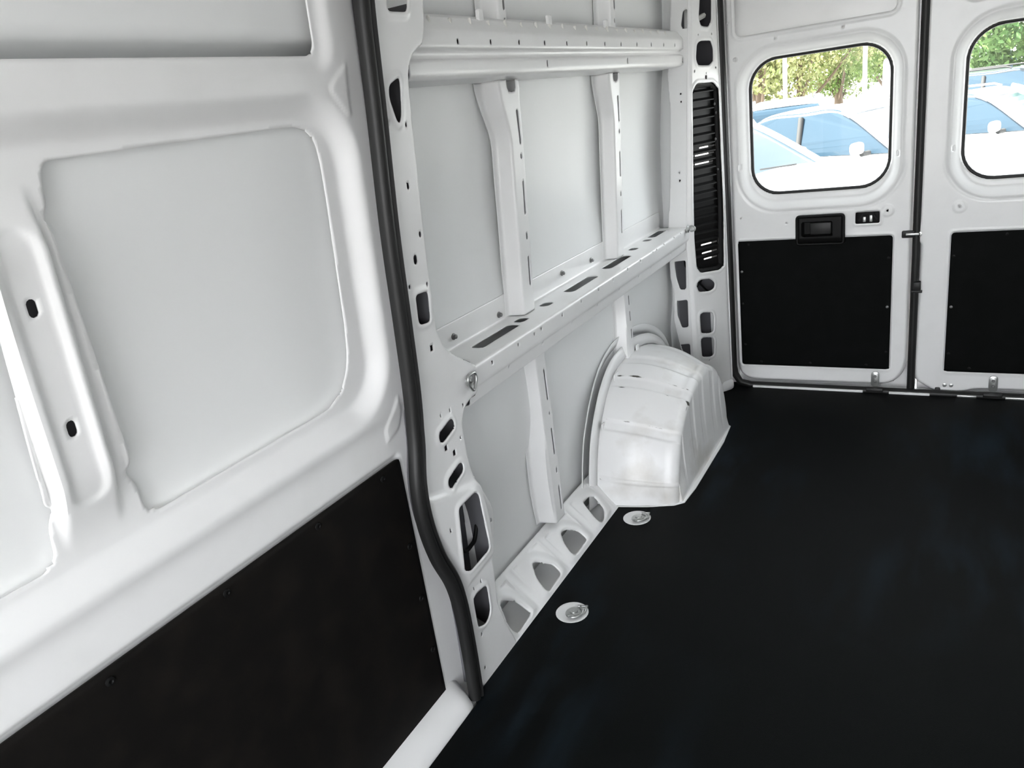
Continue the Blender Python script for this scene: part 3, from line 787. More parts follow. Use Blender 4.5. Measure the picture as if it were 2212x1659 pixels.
rs = tube('door_seal', [Vector((0.112, 3.436, z)) for z in np.linspace(ZR, 0.10, 30)] + [Vector((0.118, 3.438, 0.06)), Vector((0.14, 3.44, 0.02)), Vector((0.19, 3.445, 0.006)), Vector((0.5, 3.447, 0.004)), Vector((1.2, 3.447, 0.004)), Vector((1.60, 3.445, 0.006)), Vector((1.63, 3.438, 0.06))]
          + [Vector((XR - 0.112, 3.436, z)) for z in np.linspace(0.10, ZR, 30)], 0.0165, M['rubber'], n=10)
tag(rs, 'black rubber seal framing the rear door opening beside the vent pillar', 'door seal')

# rear threshold
th = empty('trim_1', (XC, 3.43, 0)); tag(th, 'broken pale metal threshold strip along the rear doors', 'threshold', kind='structure')
for (xa, xb) in ((0.20, 0.672), (0.775, 0.93), (1.03, 1.10), (1.20, 1.56)):
    box('strip', (xa - XC, -0.005, 0.0), (xb - XC, 0.012, 0.010), M['steel'] if xa > 1 else M['paint'], th, bev=0.002)

# ================================================================== SLIDING DOOR
sd_root = empty('sliding_door', (-0.04, 0.52, 0.0))
tag(sd_root, 'white sliding side door with pressed panels and a black lower board', 'door', kind='thing')
SO = Vector((-0.04, 0.52, 0.0)); DD0 = 0.04
def swp(p, d=DD0): return wp(p, d)
pan1 = fillet(wpl([(97, 347), (520, 289), (602, 277), (640, 273), (668, 283), (686, 308), (697, 350), (712, 440), (750, 705), (755, 760), (754, 800), (742, 848), (715, 885), (668, 914), (600, 953), (344, 1104), (318, 1098), (297, 1045), (272, 1022), (282, 1004), (158, 640), (108, 497), (98, 470), (106, 440), (93, 390)], 0.065), 0.011, 4)
cy = 0.52
pan1_sd = sd_poly(pan1)
yc_p = 0.585                                   # mirror about the middle rib as seen at panel depth
pan0_sd = sd_poly([(2 * 0.530 - a, b) for a, b in pan1])
frame1 = sd_rrect(-0.14, 1.184, 0.795, 1.436, 0.13)
up_rec = sd_rrect(-0.08, 1.112, 1.492, 2.2, 0.025)
up_band = sd_rrect(-0.10, 1.150, 1.462, 2.4, 0.05)
tri1 = sd_poly(fillet(wpl([(745, 135), (758, 250), (752, 252), (712, 195), (714, 182)], DD0), 0.006))
tri2 = sd_poly(fillet(wpl([(858, 853), (870, 895), (866, 925), (842, 958), (836, 932)], DD0), 0.006))
brd = sd_poly(fillet(wpl([(-300, 1843), (0, 1626), (500, 1253), (838, 1006), (858, 1006), (872, 1060), (895, 1150), (935, 1330), (965, 1480), (962, 1497), (850, 1662), (600, 2030), (-300, 3300)], DD0), 0.008))
brd = sd_rrect(-0.14, 1.166, 0.038, 0.688, 0.010)
slot1, slot2 = sd_cap((0.521, 1.197), (0.521, 1.208), .0068), sd_cap((0.523, 1.030), (0.523, 1.040), .0068)
def door_d(y, z):
    d = np.zeros(np.shape(y))
    f1 = frame1(y, z)
    well = 0.030 * sst(0.0, -0.046, f1)
    rc = np.abs(y - 0.522)
    # middle rib: a raised hat between the two panels, with a sunk lozenge carrying the slots
    ribz = sst(0.86, 0.97, z) * sst(1.36, 1.26, z)
    rib_h = 0.025 * sst(0.048, 0.036, rc) - 0.007 * sst(0.004, -0.004, sd_rrect(0.497, 0.547, 0.925, 1.300, 0.022)(y, z))
    d = d + well - rib_h * ribz * (well > 0.01)
    d = d + 0.010 * sst(0.004, -0.028, up_band(y, z))
    d = d - 0.009 * sst(0.013, 0.001, np.minimum(pan1_sd(y, z), pan0_sd(y, z))) * sst(0.11, 0.085, rc) * sst(0.93, 0.96, z) * sst(1.31, 1.28, z)
    d = d - 0.003 * sst(0.002, -0.003, tri1(y, z)) - 0.003 * sst(0.002, -0.003, tri2(y, z))
    d = d + 0.010 * sst(0.010, -0.004, brd(y, z))
    d = d + 0.014 * sst(1.215, 1.245, y) * sst(0.36, 0.42, z) + 0.006 * sst(0.80, 0.76, z) * sst(0.0, 0.02, frame1(y, z))
    return d
door_small = [slot1, slot2, pan1_sd, pan0_sd, up_rec]
def door_pos(y, z):
    return (lean(z) - DD0 - door_d(y, z) - SO.x, y - SO.y, z)
door_end = lambda y, z: y - 1.247 - 0.030 * sst(0.42, 0.38, z)
field('door_shell', np.arange(-0.19, 1.285, 0.0050), np.r_[np.arange(-0.06, 1.72, 0.0046), ZR], door_pos, M['paint'], sd_root, S=solid(door_end, door_small), thick=0.003)
def skin_d(y, z):
    d = 0.082 + 0.010 * np.cos((y - 0.83) * 2.2) * np.sin(np.clip((z - 0.8) / 0.6, 0, 1) * np.pi)
    d = d + sst(1.44, 1.47, z) * (0.058 * sst(1.525, 1.495, z) - 0.006)
    return d
field('outer_skin', np.arange(-0.19, 1.25, 0.02), np.r_[np.arange(0.70, 1.72, 0.012), ZR], lambda y, z: (lean(z) - skin_d(y, z) - SO.x, y - SO.y, z), M['skin'], sd_root, thick=0.002)
field('slot_back', np.linspace(0.49, 0.555, 3), np.linspace(0.99, 1.25, 3), lambda y, z: (lean(z) - DD0 - 0.034 - SO.x, y - SO.y, z), M['dark_trim'], sd_root, thick=0.002)  # dark sheet added behind the slots so they look shaded
bpl = field('lower_board', np.arange(-0.136, 1.166, 0.008), np.arange(0.042, 0.690, 0.008), lambda y, z: (lean(z) - DD0 - 0.001 - SO.x, y - SO.y, z), M['board'], sd_root,
            S=lambda y, z: brd(y, z) + 0.003, thick=0.006)
bpl['label'] = 'black fibre lower board'
for p in [(238, 1472), (490, 1281), (687, 1137), (827, 1035), (885, 1180), (910, 1292), (935, 1402)]:
    q = wp(p, DD0)
    disc_stack('board_plug', [(0.0075, 0), (0.007, 0.002), (0.004, 0.0032), (0.0025, 0.0015)], 12, (1, 0, 0), (-0.0005, q[0] - SO.y, q[1]), M['plastic'], bpl)
# bottom lip standing over the floor edge
LP, LL = profile([(-0.060, 0.062), (-0.040, 0.058), (-0.020, 0.046), (0.004, 0.022), (0.014, 0.004), (0.014, -0.01)], r=0.008)
def lip_pos(y, s):
    x, z = prof_at(LP, LL, s)
    k = sst(1.185, 1.215, y)
    return (x - SO.x - 0.03 * k, y - SO.y, z + 0.0 * k)
field('bottom_lip', np.linspace(-0.19, 1.213, 60), np.arange(0, LL[-1], 0.004), lip_pos, M['paint'], sd_root, thick=0.003, flip=True)
# ================================================================== REAR DOORS
def rear_door(mir, label):
    XB = 0.482
    root = empty('rear_door', (XB if not mir else XR - XB, 3.46, 0.0))
    tag(root, label, 'door', kind='thing')
    sg = -1 if mir else 1
    X = lambda x: (x - XB) * sg                       # author the left leaf, mirror the other
    outl = [(0.124, 2.1), (0.124, 0.10), (0.135, 0.055), (0.165, 0.030), (0.20, 0.022), (0.745, 0.026), (0.79, 0.040), (0.825, 0.080), (0.841, 0.14), (0.841, 2.1)]
    if mir:
        outl = [(0.124, 2.1), (0.124, 0.10), (0.135, 0.055), (0.165, 0.030), (0.20, 0.022), (0.50, 0.024), (0.66, 0.022), (0.70, 0.004), (0.80, 0.004), (0.835, 0.025), (0.880, 0.055), (0.885, 0.10),
                (0.880, 0.62), (0.880, 0.640), (0.895, 0.648), (0.897, 0.70), (0.890, 0.73), (0.888, 2.1)]
    osd = sd_poly(fillet(outl, 0.03))
    win = sd_rrect(0.213, 0.749, 0.880, 1.424, 0.112)
    ringo = sd_rrect(0.172, 0.786, 0.822, 1.462, 0.150)
    upr = sd_rrect(0.167, 0.760, 1.523, 1.76, 0.024)
    brd_ = sd_rrect(0.145, 0.772, 0.099, 0.684, 0.014)
    swoop = sd_rrect(0.150, 0.812, 0.800, 1.48, 0.17)
    holes = [win, upr]
    latch = sd_rrect(0.629, 0.720, 0.736, 0.783, 0.006)
    if not mir: holes += [latch, sd_rrect(0.415, 0.572, 0.690, 0.770, 0.01)]
    for (hx, hz, r, e) in ((0.137, 1.581, .004, 1), (0.325, 1.495, .0042, 1), (0.574, 1.494, .0042, 1), (0.161, 1.438, .008, 1), (0.1675, 1.004, .006, 2.2), (0.779, 1.005, .005, 2.2), (0.163, 0.785, .0038, 1),
                           (0.357, 0.754, .0038, 1), (0.748, 0.783, .0045, 1)):
        if mir and hx > 0.3 and hx < 0.4: continue
        holes.append(dot((hx, hz), r, e))
    boss = sd_cap((0.748, 0.783), (0.748, 0.7831), 0.022)
    hnd = sd_rrect(0.400, 0.588, 0.656, 0.783, 0.010)
    def dep(x, z):
        d = 0.022 * sst(0.0, -0.034, ringo(x, z)) - 0.006 * sst(-0.030, -0.040, ringo(x, z)) * 0
        d = d - 0.005 * (1 - sst(0.0, 0.012, np.abs(ringo(x, z) - 0.006)))
        d = d + 0.020 * sst(0.007, 0.0, win(x, z))
        d = d - 0.004 * (1 - sst(0.0, 0.008, np.abs(upr(x, z) - 0.010)))
        d = d + 0.007 * sst(0.002, -0.003, brd_(x, z)) - 0.003 * (1 - sst(0.0, 0.005, np.abs(brd_(x, z) - 0.006)))
        d = d - 0.003 * sst(0.003, -0.003, boss(x, z)) + 0.004 * sst(0.003, -0.006, swoop(x, z)) * sst(1.0, 0.9, z)
        d = d + 0.022 * sst(-0.014, 0.004, osd(x, z))
        if not mir: d = d - 0.004 * (1 - sst(0.0, 0.006, np.abs(latch(x, z) - 0.005)))
        return d
    field('door_shell', np.arange(0.118, 0.905 if mir else 0.85, 0.0048), np.r_[np.arange(0.0, 1.76, 0.0050), ZR], lambda x, z: (X(x), dep(x, z), z), M['paint'], root,
          S=solid(osd, holes), thick=0.004, flip=bool(mir))
    # outer leaf closing the door cavity, the glass and its black gasket
    field('outer_skin', np.linspace(0.10, 0.872, 90), np.linspace(-0.10, ZR, 220), lambda x, z: (X(x), 0.075 + 0 * x, z), M['paint'], root,
          S=solid(None, [sd_rrect(0.206, 0.756, 0.873, 1.431, 0.118)]), thick=0.003)
    field('window_pane', np.arange(0.205, 0.760, 0.02), np.arange(0.872, 1.44, 0.02), lambda x, z: (X(x), 0.060 + 0 * x, z), M['glass'], root,
          S=sd_rrect(0.207, 0.755, 0.874, 1.430, 0.117), thick=0.0)
    path = []
    for k in range(96):
        a = 2 * math.pi * k / 96
        cx_, cz_, hw_, hh_, r_ = 0.481, 1.152, 0.268 - 0.112, 0.272 - 0.112, 0.112
        # walk the rounded rectangle by angle
        dx, dz = math.cos(a), math.sin(a); t = 0.0
        lo_, hi_ = 0.0, 0.6
        for _ in range(24):
            t = (lo_ + hi_) / 2
            if float(win(np.array(cx_ + dx * t), np.array(cz_ + dz * t))) < 0: lo_ = t
            else: hi_ = t
        path.append(Vector((X(cx_ + dx * (t + 0.001)), 0.037, cz_ + dz * (t + 0.001))))
    tube('window_gasket', path, 0.0085, M['rubber'], root, n=8, closed=True)
    # lower board
    lb = field('lower_board', np.arange(0.142, 0.776, 0.007), np.arange(0.096, 0.688, 0.007), lambda x, z: (X(x), 0.0015 + 0 * x, z), M['rear_board'], root, S=lambda x, z: brd_(x, z) + 0.002, thick=0.005, flip=bool(mir))
    lb['label'] = 'black lower board'
    for (x, z) in ((0.192, 0.668), (0.585, 0.669), (0.160, 0.545), (0.160, 0.395), (0.757, 0.590), (0.757, 0.380), (0.165, 0.20), (0.235, 0.118), (0.68, 0.118), (0.45, 0.118), (0.757, 0.18)):
        if mir and x < 0.2: pass
        disc_stack('board_plug', [(0.006, 0), (0.0055, 0.002), (0.003, 0.003)], 10, (0, -1, 0), (X(x), 0.0015, z), M['bolt'] if z in (0.38, 0.545) else M['plastic'], lb)
    if not mir:
        h_ = field('handle_housing', np.arange(0.396, 0.592, 0.004), np.arange(0.650, 0.787, 0.004),
                   lambda x, z: (X(x), -0.022 + 0.010 * sst(-0.012, 0.0, hnd(x, z)) + 0.030 * sst(0.003, -0.004, sd_rrect(0.424, 0.540, 0.697, 0.754, 0.006)(x, z)) + 0.016 * sst(0.69, 0.655, z), z), M['plastic'], root, S=hnd, thick=0.003)
        h_['label'] = 'black plastic pull handle'
        tube('handle_rim', [Vector((X(a), -0.018, b)) for a, b in fillet([(0.402, 0.662), (0.402, 0.781), (0.586, 0.781), (0.586, 0.662)], 0.012)], 0.006, M['plastic'], h_, n=8, closed=True)
        box('handle_grip', (X(0.452), -0.008, 0.700), (X(0.537), 0.006, 0.751), M['rubber'], h_, bev=0.004)
        field('latch_pocket', np.linspace(0.60, 0.75, 4), np.linspace(0.70, 0.82, 4), lambda x, z: (X(x), 0.045 + 0 * x, z), M['plastic'], root, thick=0.002)
        box('latch_lever', (X(0.655), 0.020, 0.738), (X(0.667), 0.040, 0.760), M['steel'], root, bev=0.003)
        box('latch_lever', (X(0.680), 0.018, 0.738), (X(0.692), 0.040, 0.766), M['steel'], root, bev=0.003)
        tube('latch_rod', [Vector((X(0.64), 0.03, 0.742)), Vector((X(0.655), 0.03, 0.768)), Vector((X(0.69), 0.03, 0.772)), Vector((X(0.705), 0.03, 0.745))], 0.005, M['rubber'], root, n=6)
        box('lock_catch', (X(0.803), -0.018, 0.672), (X(0.850), 0.0, 0.700), M['rubber'], root, bev=0.004)
        box('lock_bolt', (X(0.818), -0.024, 0.682), (X(0.866), -0.014, 0.692), M['steel'], root, bev=0.002)
        plx = 0.718
    else:
        disc_stack('lock_eye', [(0.011, 0), (0.011, 0.004), (0.007, 0.0045), (0.006, 0.001)], 14, (0, -1, 0), (X(0.883), 0.0, 0.682), M['steel'], root)
        box('edge_catch', (X(0.885) - 0.012, -0.02, 0.452), (X(0.885) + 0.016, 0.01, 0.490), M['rubber'], root, bev=0.004)
        box('edge_catch', (X(0.885) - 0.018, -0.026, 0.446), (X(0.885) + 0.022, -0.016, 0.456), M['rubber'], root, bev=0.002)
        eg = tube('edge_seal', [Vector((X(0.892), 0.006, z)) for z in np.linspace(ZR, 0.0, 24)], 0.015, M['rubber'], root, n=8)
        for x in (0.765, 0.741):
            disc_stack('screw', [(0.008, 0), (0.008, 0.002), (0.005, 0.003)], 10, (0, -1, 0), (X(x), 0.0, 0.040), M['steel'], root)
        box('striker', (X(0.790) - 0.010, -0.014, 0.004), (X(0.790) + 0.010, 0.0, 0.030), M['rubber'], root, bev=0.004)
        box('striker_plate', (X(0.738) - 0.012, -0.012, 0.003), (X(0.738) + 0.012, -0.002, 0.011), M['steel'], root, bev=0.002)
        plx = XR - 1.156
    pl = prism('latch_plate', [(X(plx) + a, b) for a, b in fillet([(-0.016, 0.022), (0.016, 0.022), (0.016, 0.090), (-0.016, 0.090)], 0.014)], lambda u, v, w: (u, w - 0.010, v), 0.009, M['steel'], root, bev=0.002)
    for z in (0.047, 0.070):
        disc_stack('screw', [(0.0065, 0), (0.0065, 0.002), (0.004, 0.004)], 10, (0, -1, 0), (X(plx), -0.010, z), M['bolt'], pl)
    box('latch_block', (X(plx) - 0.035, -0.030, 0.001), (X(plx) + 0.035, -0.002, 0.020), M['rubber'], root, bev=0.005)
    return root
rear_door(False, 'white rear door leaf with black pull handle beside the vent pillar')
rear_door(True, 'white rear door leaf without pull handle, cut off by the frame edge')
box('rear_jamb', (XR - 0.12, 3.492, -0.1), (XR + 0.2, 3.53, ZR), M['paint'], wr)
box('rear_sill', (-0.2, 3.488, -0.12), (XR + 0.2, 3.53, -0.004), M['paint'], fl)
hd = box('rear_header', (-0.1, 3.44, 1.90), (XR + 0.1, 3.56, ZR), M['shell'], ceil)

# ================================================================== TIE-DOWN RINGS
def floor_ring(c, label):
    r = empty('tie_down_ring', (c[0], c[1], 0.0)); tag(r, label, 'tie-down', 'tie-down rings set in the floor')
    disc_stack('cup', [(0.047, 0.0), (0.047, 0.0012), (0.043, 0.0018), (0.036, 0.0012)], 28, (0, 0, 1), (0, 0, 0), M['paint'], r)
    disc_stack('washer', [(0.024, 0.0012), (0.024, 0.005), (0.018, 0.007), (0.012, 0.007), (0.010, 0.011), (0.004, 0.012)], 20, (0, 0, 1), (0.008, -0.004, 0), M['steel'], r)
    p = [Vector((0.008 + 0.026 * math.cos(a), -0.004 + 0.026 * math.sin(a), 0.008)) for a in np.linspace(-1.9, 1.5, 12)]
    p += [Vector((0.034, 0.030, 0.008)), Vector((0.040, 0.0, 0.008))]
    tube('ring', p, 0.0038, M['steel'], r, n=8, closed=True)
floor_ring(fz((1236, 1323), 0), 'zinc tie-down ring in a white cup on the floor, nearer the sliding door')
floor_ring(fz((1376, 1119), 0), 'zinc tie-down ring in a white cup on the floor, beside the wheel arch')
def d_ring(P, label, flip=False):
    r = empty('tie_down_ring', P); tag(r, label, 'tie-down')
    disc_stack('boss', [(0.016, 0.0), (0.016, 0.004), (0.009, 0.006), (0.005, 0.010)], 16, (1, 0, 0), (0, 0, 0), M['steel'], r)
    if not flip:
        pts = fillet([(-0.017, 0.016), (0.017, 0.016), (0.019, -0.004), (0.0, -0.030), (-0.019, -0.004)], 0.012)
        path = [Vector((0.010, a, b)) for a, b in pts]
    else:
        pts = fillet([(0.0, 0.010), (0.016, 0.014), (0.040, 0.008), (0.040, -0.004), (0.016, -0.010), (0.0, -0.008)], 0.008)
        path = [Vector((0.012 + 0.6 * a, -0.2 * a, b)) for a, b in pts]
    tube('ring', path, 0.0034, M['steel'], r, n=8, closed=True)
q = wp((1013, 821), 0.0); d_ring((0.0015, q[0], q[1]), 'zinc tie-down ring hanging below the front end of the mid rail')
q = wp((1483, 495), 0.0); d_ring((0.003 + float(lean(q[1])), q[0], q[1]), 'zinc tie-down ring swung out at the rear end of the mid rail', True)

# ================================================================== OUTSIDE
ZG = -0.62
M['asphalt'] = mat('asphalt', (0.22, 0.22, 0.22), 0.85, noise=(3, (0.27, 0.27, 0.265), 0.4, 0.7, 6))
gnd = box('ground', (-60, 3.9, ZG - 0.2), (60, 90, ZG), M['asphalt']); tag(gnd, 'sunlit asphalt of the car park behind the van', 'ground', kind='structure')
gnd2 = box('apron', (-60, -40, ZG - 0.2), (60, 3.9, ZG), M['asphalt'], gnd)
M['car_white'] = mat('white_car_paint', (0.82, 0.83, 0.84), 0.2, coat=0.6)
M['car_dark'] = mat('dark_car_paint', (0.05, 0.06, 0.07), 0.2, coat=0.6)
M['car_silver'] = mat('silver_car_paint', (0.50, 0.53, 0.56), 0.25, metal=0.3, coat=0.5)
M['car_glass'] = mat('car_glass', (0.018, 0.034, 0.05), 0.08, spec=0.22)
M['tyre'] = mat('tyre', (0.02, 0.02, 0.02), 0.8)
M['alloy'] = mat('alloy', (0.45, 0.45, 0.46), 0.3, metal=0.8)
M['lamp'] = mat('lamp_lens', (0.6, 0.62, 0.64), 0.1)
M['tail'] = mat('tail_lens', (0.35, 0.02, 0.02), 0.15)
HD = math.atan2(-0.376, 0.956)

def car(pos, label, paint='car_white', hd=HD, H=1.50, kind='suv', group='parked cars'):
    """nose along local +x; wheels on the ground"""
    r = empty('parked_car', (pos[0], pos[1], ZG)); r.rotation_euler = (0, 0, hd)
    tag(r, label, 'car', group)
    pm = M[paint]; s = H / 1.50
    # lower body: stations (x, half width, bottom, top)
    st = [(-2.20, 0.62, 0.42, 0.86), (-2.12, 0.78, 0.32, 1.00), (-1.85, 0.88, 0.26, 1.04), (-1.2, 0.90, 0.22, 1.02), (0.0, 0.91, 0.20, 0.98), (0.75, 0.90, 0.20, 0.97), (1.05, 0.89, 0.22, 0.97),
          (1.5, 0.87, 0.24, 0.91), (1.9, 0.83, 0.26, 0.83), (2.12, 0.74, 0.30, 0.74), (2.22, 0.58, 0.38, 0.62)]
    A = np.array(spline(st, 5)); V = []; n = 0
    for (x, w, b, t) in A:
        t = t * s
        sec = [(-w * 0.9, b), (-w, b + 0.10), (-w, t - 0.22), (-w * 0.985, t - 0.10), (-w * 0.93, t - 0.025), (-w * 0.80, t + 0.005), (-w * 0.4, t + 0.03), (0, t + 0.037)]
        sec = sec + [(-a, c) for a, c in sec[::-1][1:]]
        n = len(sec)
        V += [(x, a, c) for a, c in sec]
    Fc = [(i * n + k, (i + 1) * n + k, (i + 1) * n + (k + 1) % n, i * n + (k + 1) % n) for i in range(len(A) - 1) for k in range(n)]
    Fc += [tuple(range(n)), tuple((len(A) - 1) * n + k for k in range(n - 1, -1, -1))]
    mesh_np('body', V, Fc, pm, r, ang=45)
    # greenhouse
    zb, zt = 0.98 * s, H
    if kind == 'suv': side = [(0.98, zb), (0.28, zt - 0.03), (-0.30, zt), (-1.30, zt - 0.02), (-1.80, zb + 0.14), (-1.98, zb)]
    elif kind == 'box': side = [(1.02, zb), (0.42, zt - 0.03), (-0.30, zt), (-1.75, zt - 0.01), (-2.02, zb + 0.14), (-2.08, zb)]
    else: side = [(1.00, zb), (0.22, zt - 0.03), (-0.35, zt), (-0.95, zt - 0.04), (-1.55, zb + 0.12), (-1.75, zb)]
    S2 = np.array(spline(side, 8))
    def hwid(z): return 0.845 - 0.24 * np.clip((z - zb) / (zt - zb), 0, 1) ** 1.2
    # glass core
    V = []; Fc = []
    for (x, z) in S2: V += [(x * 0.99, -hwid(z) + 0.012, z - 0.015), (x * 0.99, hwid(z) - 0.012, z - 0.015)]
    m_ = len(S2)
    xs = np.linspace(S2[-1][0] * 0.99, S2[0][0] * 0.99, 2)
    Fc = [(2 * i, 2 * i + 1, 2 * i + 3, 2 * i + 2) for i in range(m_ - 1)]
    for sd_ in (0, 1):
        Fc.append(tuple(2 * i + sd_ for i in (range(m_) if sd_ == 0 else range(m_ - 1, -1, -1))))
    mesh_np('cabin_glass', V, Fc, M['car_glass'], r, sm=False)
    # roof skin
    rr = [p for p in S2 if p[1] > zt - 0.075]
    V = []; k = 9
    for (x, z) in rr:
        for a in np.linspace(-1, 1, k): V.append((x, a * (hwid(z) + 0.012), z + 0.016 * (1 - a * a) - 0.035 * (abs(a) > 0.98)))
    Fc = [(i * k + j, i * k + j + 1, (i + 1) * k + j + 1, (i + 1) * k + j) for i in range(len(rr) - 1) for j in range(k - 1)]
    o = mesh_np('roof', V, Fc, pm, r, ang=60); md = o.modifiers.new('sheet', 'SOLIDIFY'); md.thickness = 0.03
    # pillars: bars over the glass, both sides
    bars = [('pillar', [p for p in S2 if p[0] > 0.2], 0.042)]
    bars.append(('pillar', [p for p in S2 if p[0] < -1.0], 0.07))
    for sd_ in (-1, 1):
        for nm, pts, w in bars:
            tube(nm, [Vector((x, sd_ * (hwid(z) + 0.002), z)) for x, z in pts], w, pm, r, n=8)
        zr = zt - 0.07
        tube('pillar', [Vector((-0.28, sd_ * (hwid(zb) + 0.0), zb - 0.01)), Vector((-0.34, sd_ * (hwid(zr) + 0.0), zr))], 0.035, M['tyre'], r, n=8)
        tube('pillar', [Vector((-1.22, sd_ * (hwid(zb) + 0.0), zb - 0.01)), Vector((-1.28, sd_ * (hwid(zr) + 0.0), zr))], 0.045, pm, r, n=8)
        # mirror
        mi = box('mirror', (0.565, min(sd_ * 0.97, sd_ * 1.17), zb + 0.005), (0.675, max(sd_ * 0.97, sd_ * 1.17), zb + 0.145), pm, r, bev=0.045, seg=3)
        tube('mirror_foot', [Vector((0.66, sd_ * 0.86, zb - 0.0)), Vector((0.64, sd_ * 1.0, zb + 0.0))], 0.03, M['tyre'], mi, n=8)
        for x in (1.38, -1.32):
            wh = disc_stack('wheel', [(0.30, -0.11), (0.335, -0.09), (0.335, 0.09), (0.30, 0.11), (0.21, 0.105)], 22, (0, 1, 0), (x, sd_ * 0.80, 0.335), M['tyre'], r)
            disc_stack('rim', [(0.21, 0.0), (0.20, 0.012), (0.05, 0.02)], 16, (0, sd_, 0), (x, sd_ * 0.80 + sd_ * 0.105, 0.335), M['alloy'], wh)
        box('headlamp', (1.98, sd_ * 0.60 - 0.14, 0.62 * s), (2.13, sd_ * 0.60 + 0.14, 0.71 * s), M['lamp'], r, bev=0.03)
        box('tail_lamp', (-2.17, sd_ * 0.66 - 0.13, 0.80), (-2.06, sd_ * 0.66 + 0.13, 0.92), M['tail'], r, bev=0.03)
    g = box('grille', (2.10, -0.42, 0.40), (2.235, 0.42, 0.66), M['tyre'], r, bev=0.04)
    disc_stack('badge', [(0.055, 0), (0.055, 0.012), (0.03, 0.016)], 16, (1, 0, 0), (2.235, 0, 0.56), M['alloy'], g)
    for z in (0.46, 0.52, 0.60):
        box('grille_bar', (2.232, -0.40, z), (2.245, 0.40, z + 0.012), M['alloy'], g)
    # wipers and rear window trim
    tube('wiper', [Vector((1.0, 0.35, zb + 0.03)), Vector((0.93, -0.25, zb + 0.06))], 0.010, M['tyre'], r, n=6)
    if kind != 'sedan':
        for sd_ in (-1, 1):
            tube('roof_bar', [Vector((0.1, sd_ * 0.56, zt + 0.02)), Vector((0.0, sd_ * 0.56, zt + 0.055)), Vector((-1.0, sd_ * 0.56, zt + 0.055)), Vector((-1.1, sd_ * 0.56, zt + 0.01))], 0.016, M['tyre'] if paint != 'car_white' else M['alloy'], r, n=8)
    return r
# mirror (local +0.63, -1.10 side facing the van) placed from the photograph on the ground plane
def place_by(px, zw, lx, ly, hd=HD):
    q = fz(px, zw); c, s_ = math.cos(hd), math.sin(hd)
    return (q[0] - (c * lx - s_ * ly), q[1] - (s_ * lx + c * ly))
mz = ZG + 0.98 + 0.075
B = place_by((1850, 322), mz, 0.63, -1.10)
FF = place_by((2148, 274), ZG + 0.98 * 1.40 / 1.5 + 0.075, 0.63, -1.10)
A_ = place_by((1752, 350), ZG + 0.98, 0.95, 0.75)
car(A_, 'white car nearest the rear windows, its bonnet and windscreen filling the lower pane', kind='sedan')
car(B, 'white hatchback with dark side windows seen through the handle-side rear window', kind='sedan')
car(FF, 'white car with pale door mirror seen through the cut-off rear window', kind='suv', H=1.40)
car((-2.1, 17.0), 'white estate car showing its rear window below the slim lamp post', kind='box', hd=1.75, H=1.50)
car((1.9, 18.5), 'dark estate car with roof bars behind the white hatchback', 'car_dark', kind='box', H=1.52)
car((5.6, 19.5), 'silver car with roof bars under the broad green tree', 'car_silver', kind='box', H=1.62)
# white panel van further back
vn = empty('panel_van', (1.5, 30.0, ZG)); vn.rotation_euler = (0, 0, HD); tag(vn, 'plain white panel van parked far back in front of the hedge trees', 'van')
prism('body', fillet([(-2.7, 0.35), (2.1, 0.35), (2.5, 0.6), (2.5, 1.0), (1.7, 1.15), (1.2, 1.95), (0.9, 2.05), (-2.65, 2.05)], 0.12), lambda u, v, w: (u, w - 0.95, v), 1.9, M['car_white'], vn, bev=0.05)
for sd_ in (-1, 1):
    prism('side_window', [(0.55, 1.2), (1.55, 1.2), (1.15, 1.78), (0.55, 1.78)], lambda u, v, w: (u, sd_ * (0.955 + w), v), 0.01, M['car_glass'], vn)
    for x in (1.5, -1.7):
        disc_stack('wheel', [(0.30, -0.1), (0.34, -0.08), (0.34, 0.08), (0.30, 0.1)], 18, (0, 1, 0), (x, sd_ * 0.84, 0.34), M['tyre'], vn)

# lamp posts
M['post'] = mat('white_post', (0.78, 0.78, 0.76), 0.5)
def lamp_post(px, yy, label, Hh=7.0, r=0.055):
    q = (on_plane((px, 180), (0, 1, 0), (0, yy, 0))[0], yy); o = empty('lamp_post', (q[0], q[1], ZG)); tag(o, label, 'lamp post')
    disc_stack('pole', [(r * 1.25, 0), (r * 1.2, 0.6), (r, 0.7), (r * 0.7, Hh)], 14, (0, 0, 1), (0, 0, 0), M['post'], o)
    disc_stack('foot', [(0.25, 0), (0.25, 0.55), (0.20, 0.6)], 16, (0, 0, 1), (0, 0, 0), M['asphalt'], o)
    box('lamp_head', (-0.05, -0.12, Hh - 0.05), (0.7, 0.12, Hh + 0.08), M['post'], o, bev=0.03)
lamp_post(1696, 21.5, 'slim white lamp post standing left of centre in the handle-side rear window')
lamp_post(1868, 27.0, 'thin pale lamp post further back before the hedge trees', r=0.07)

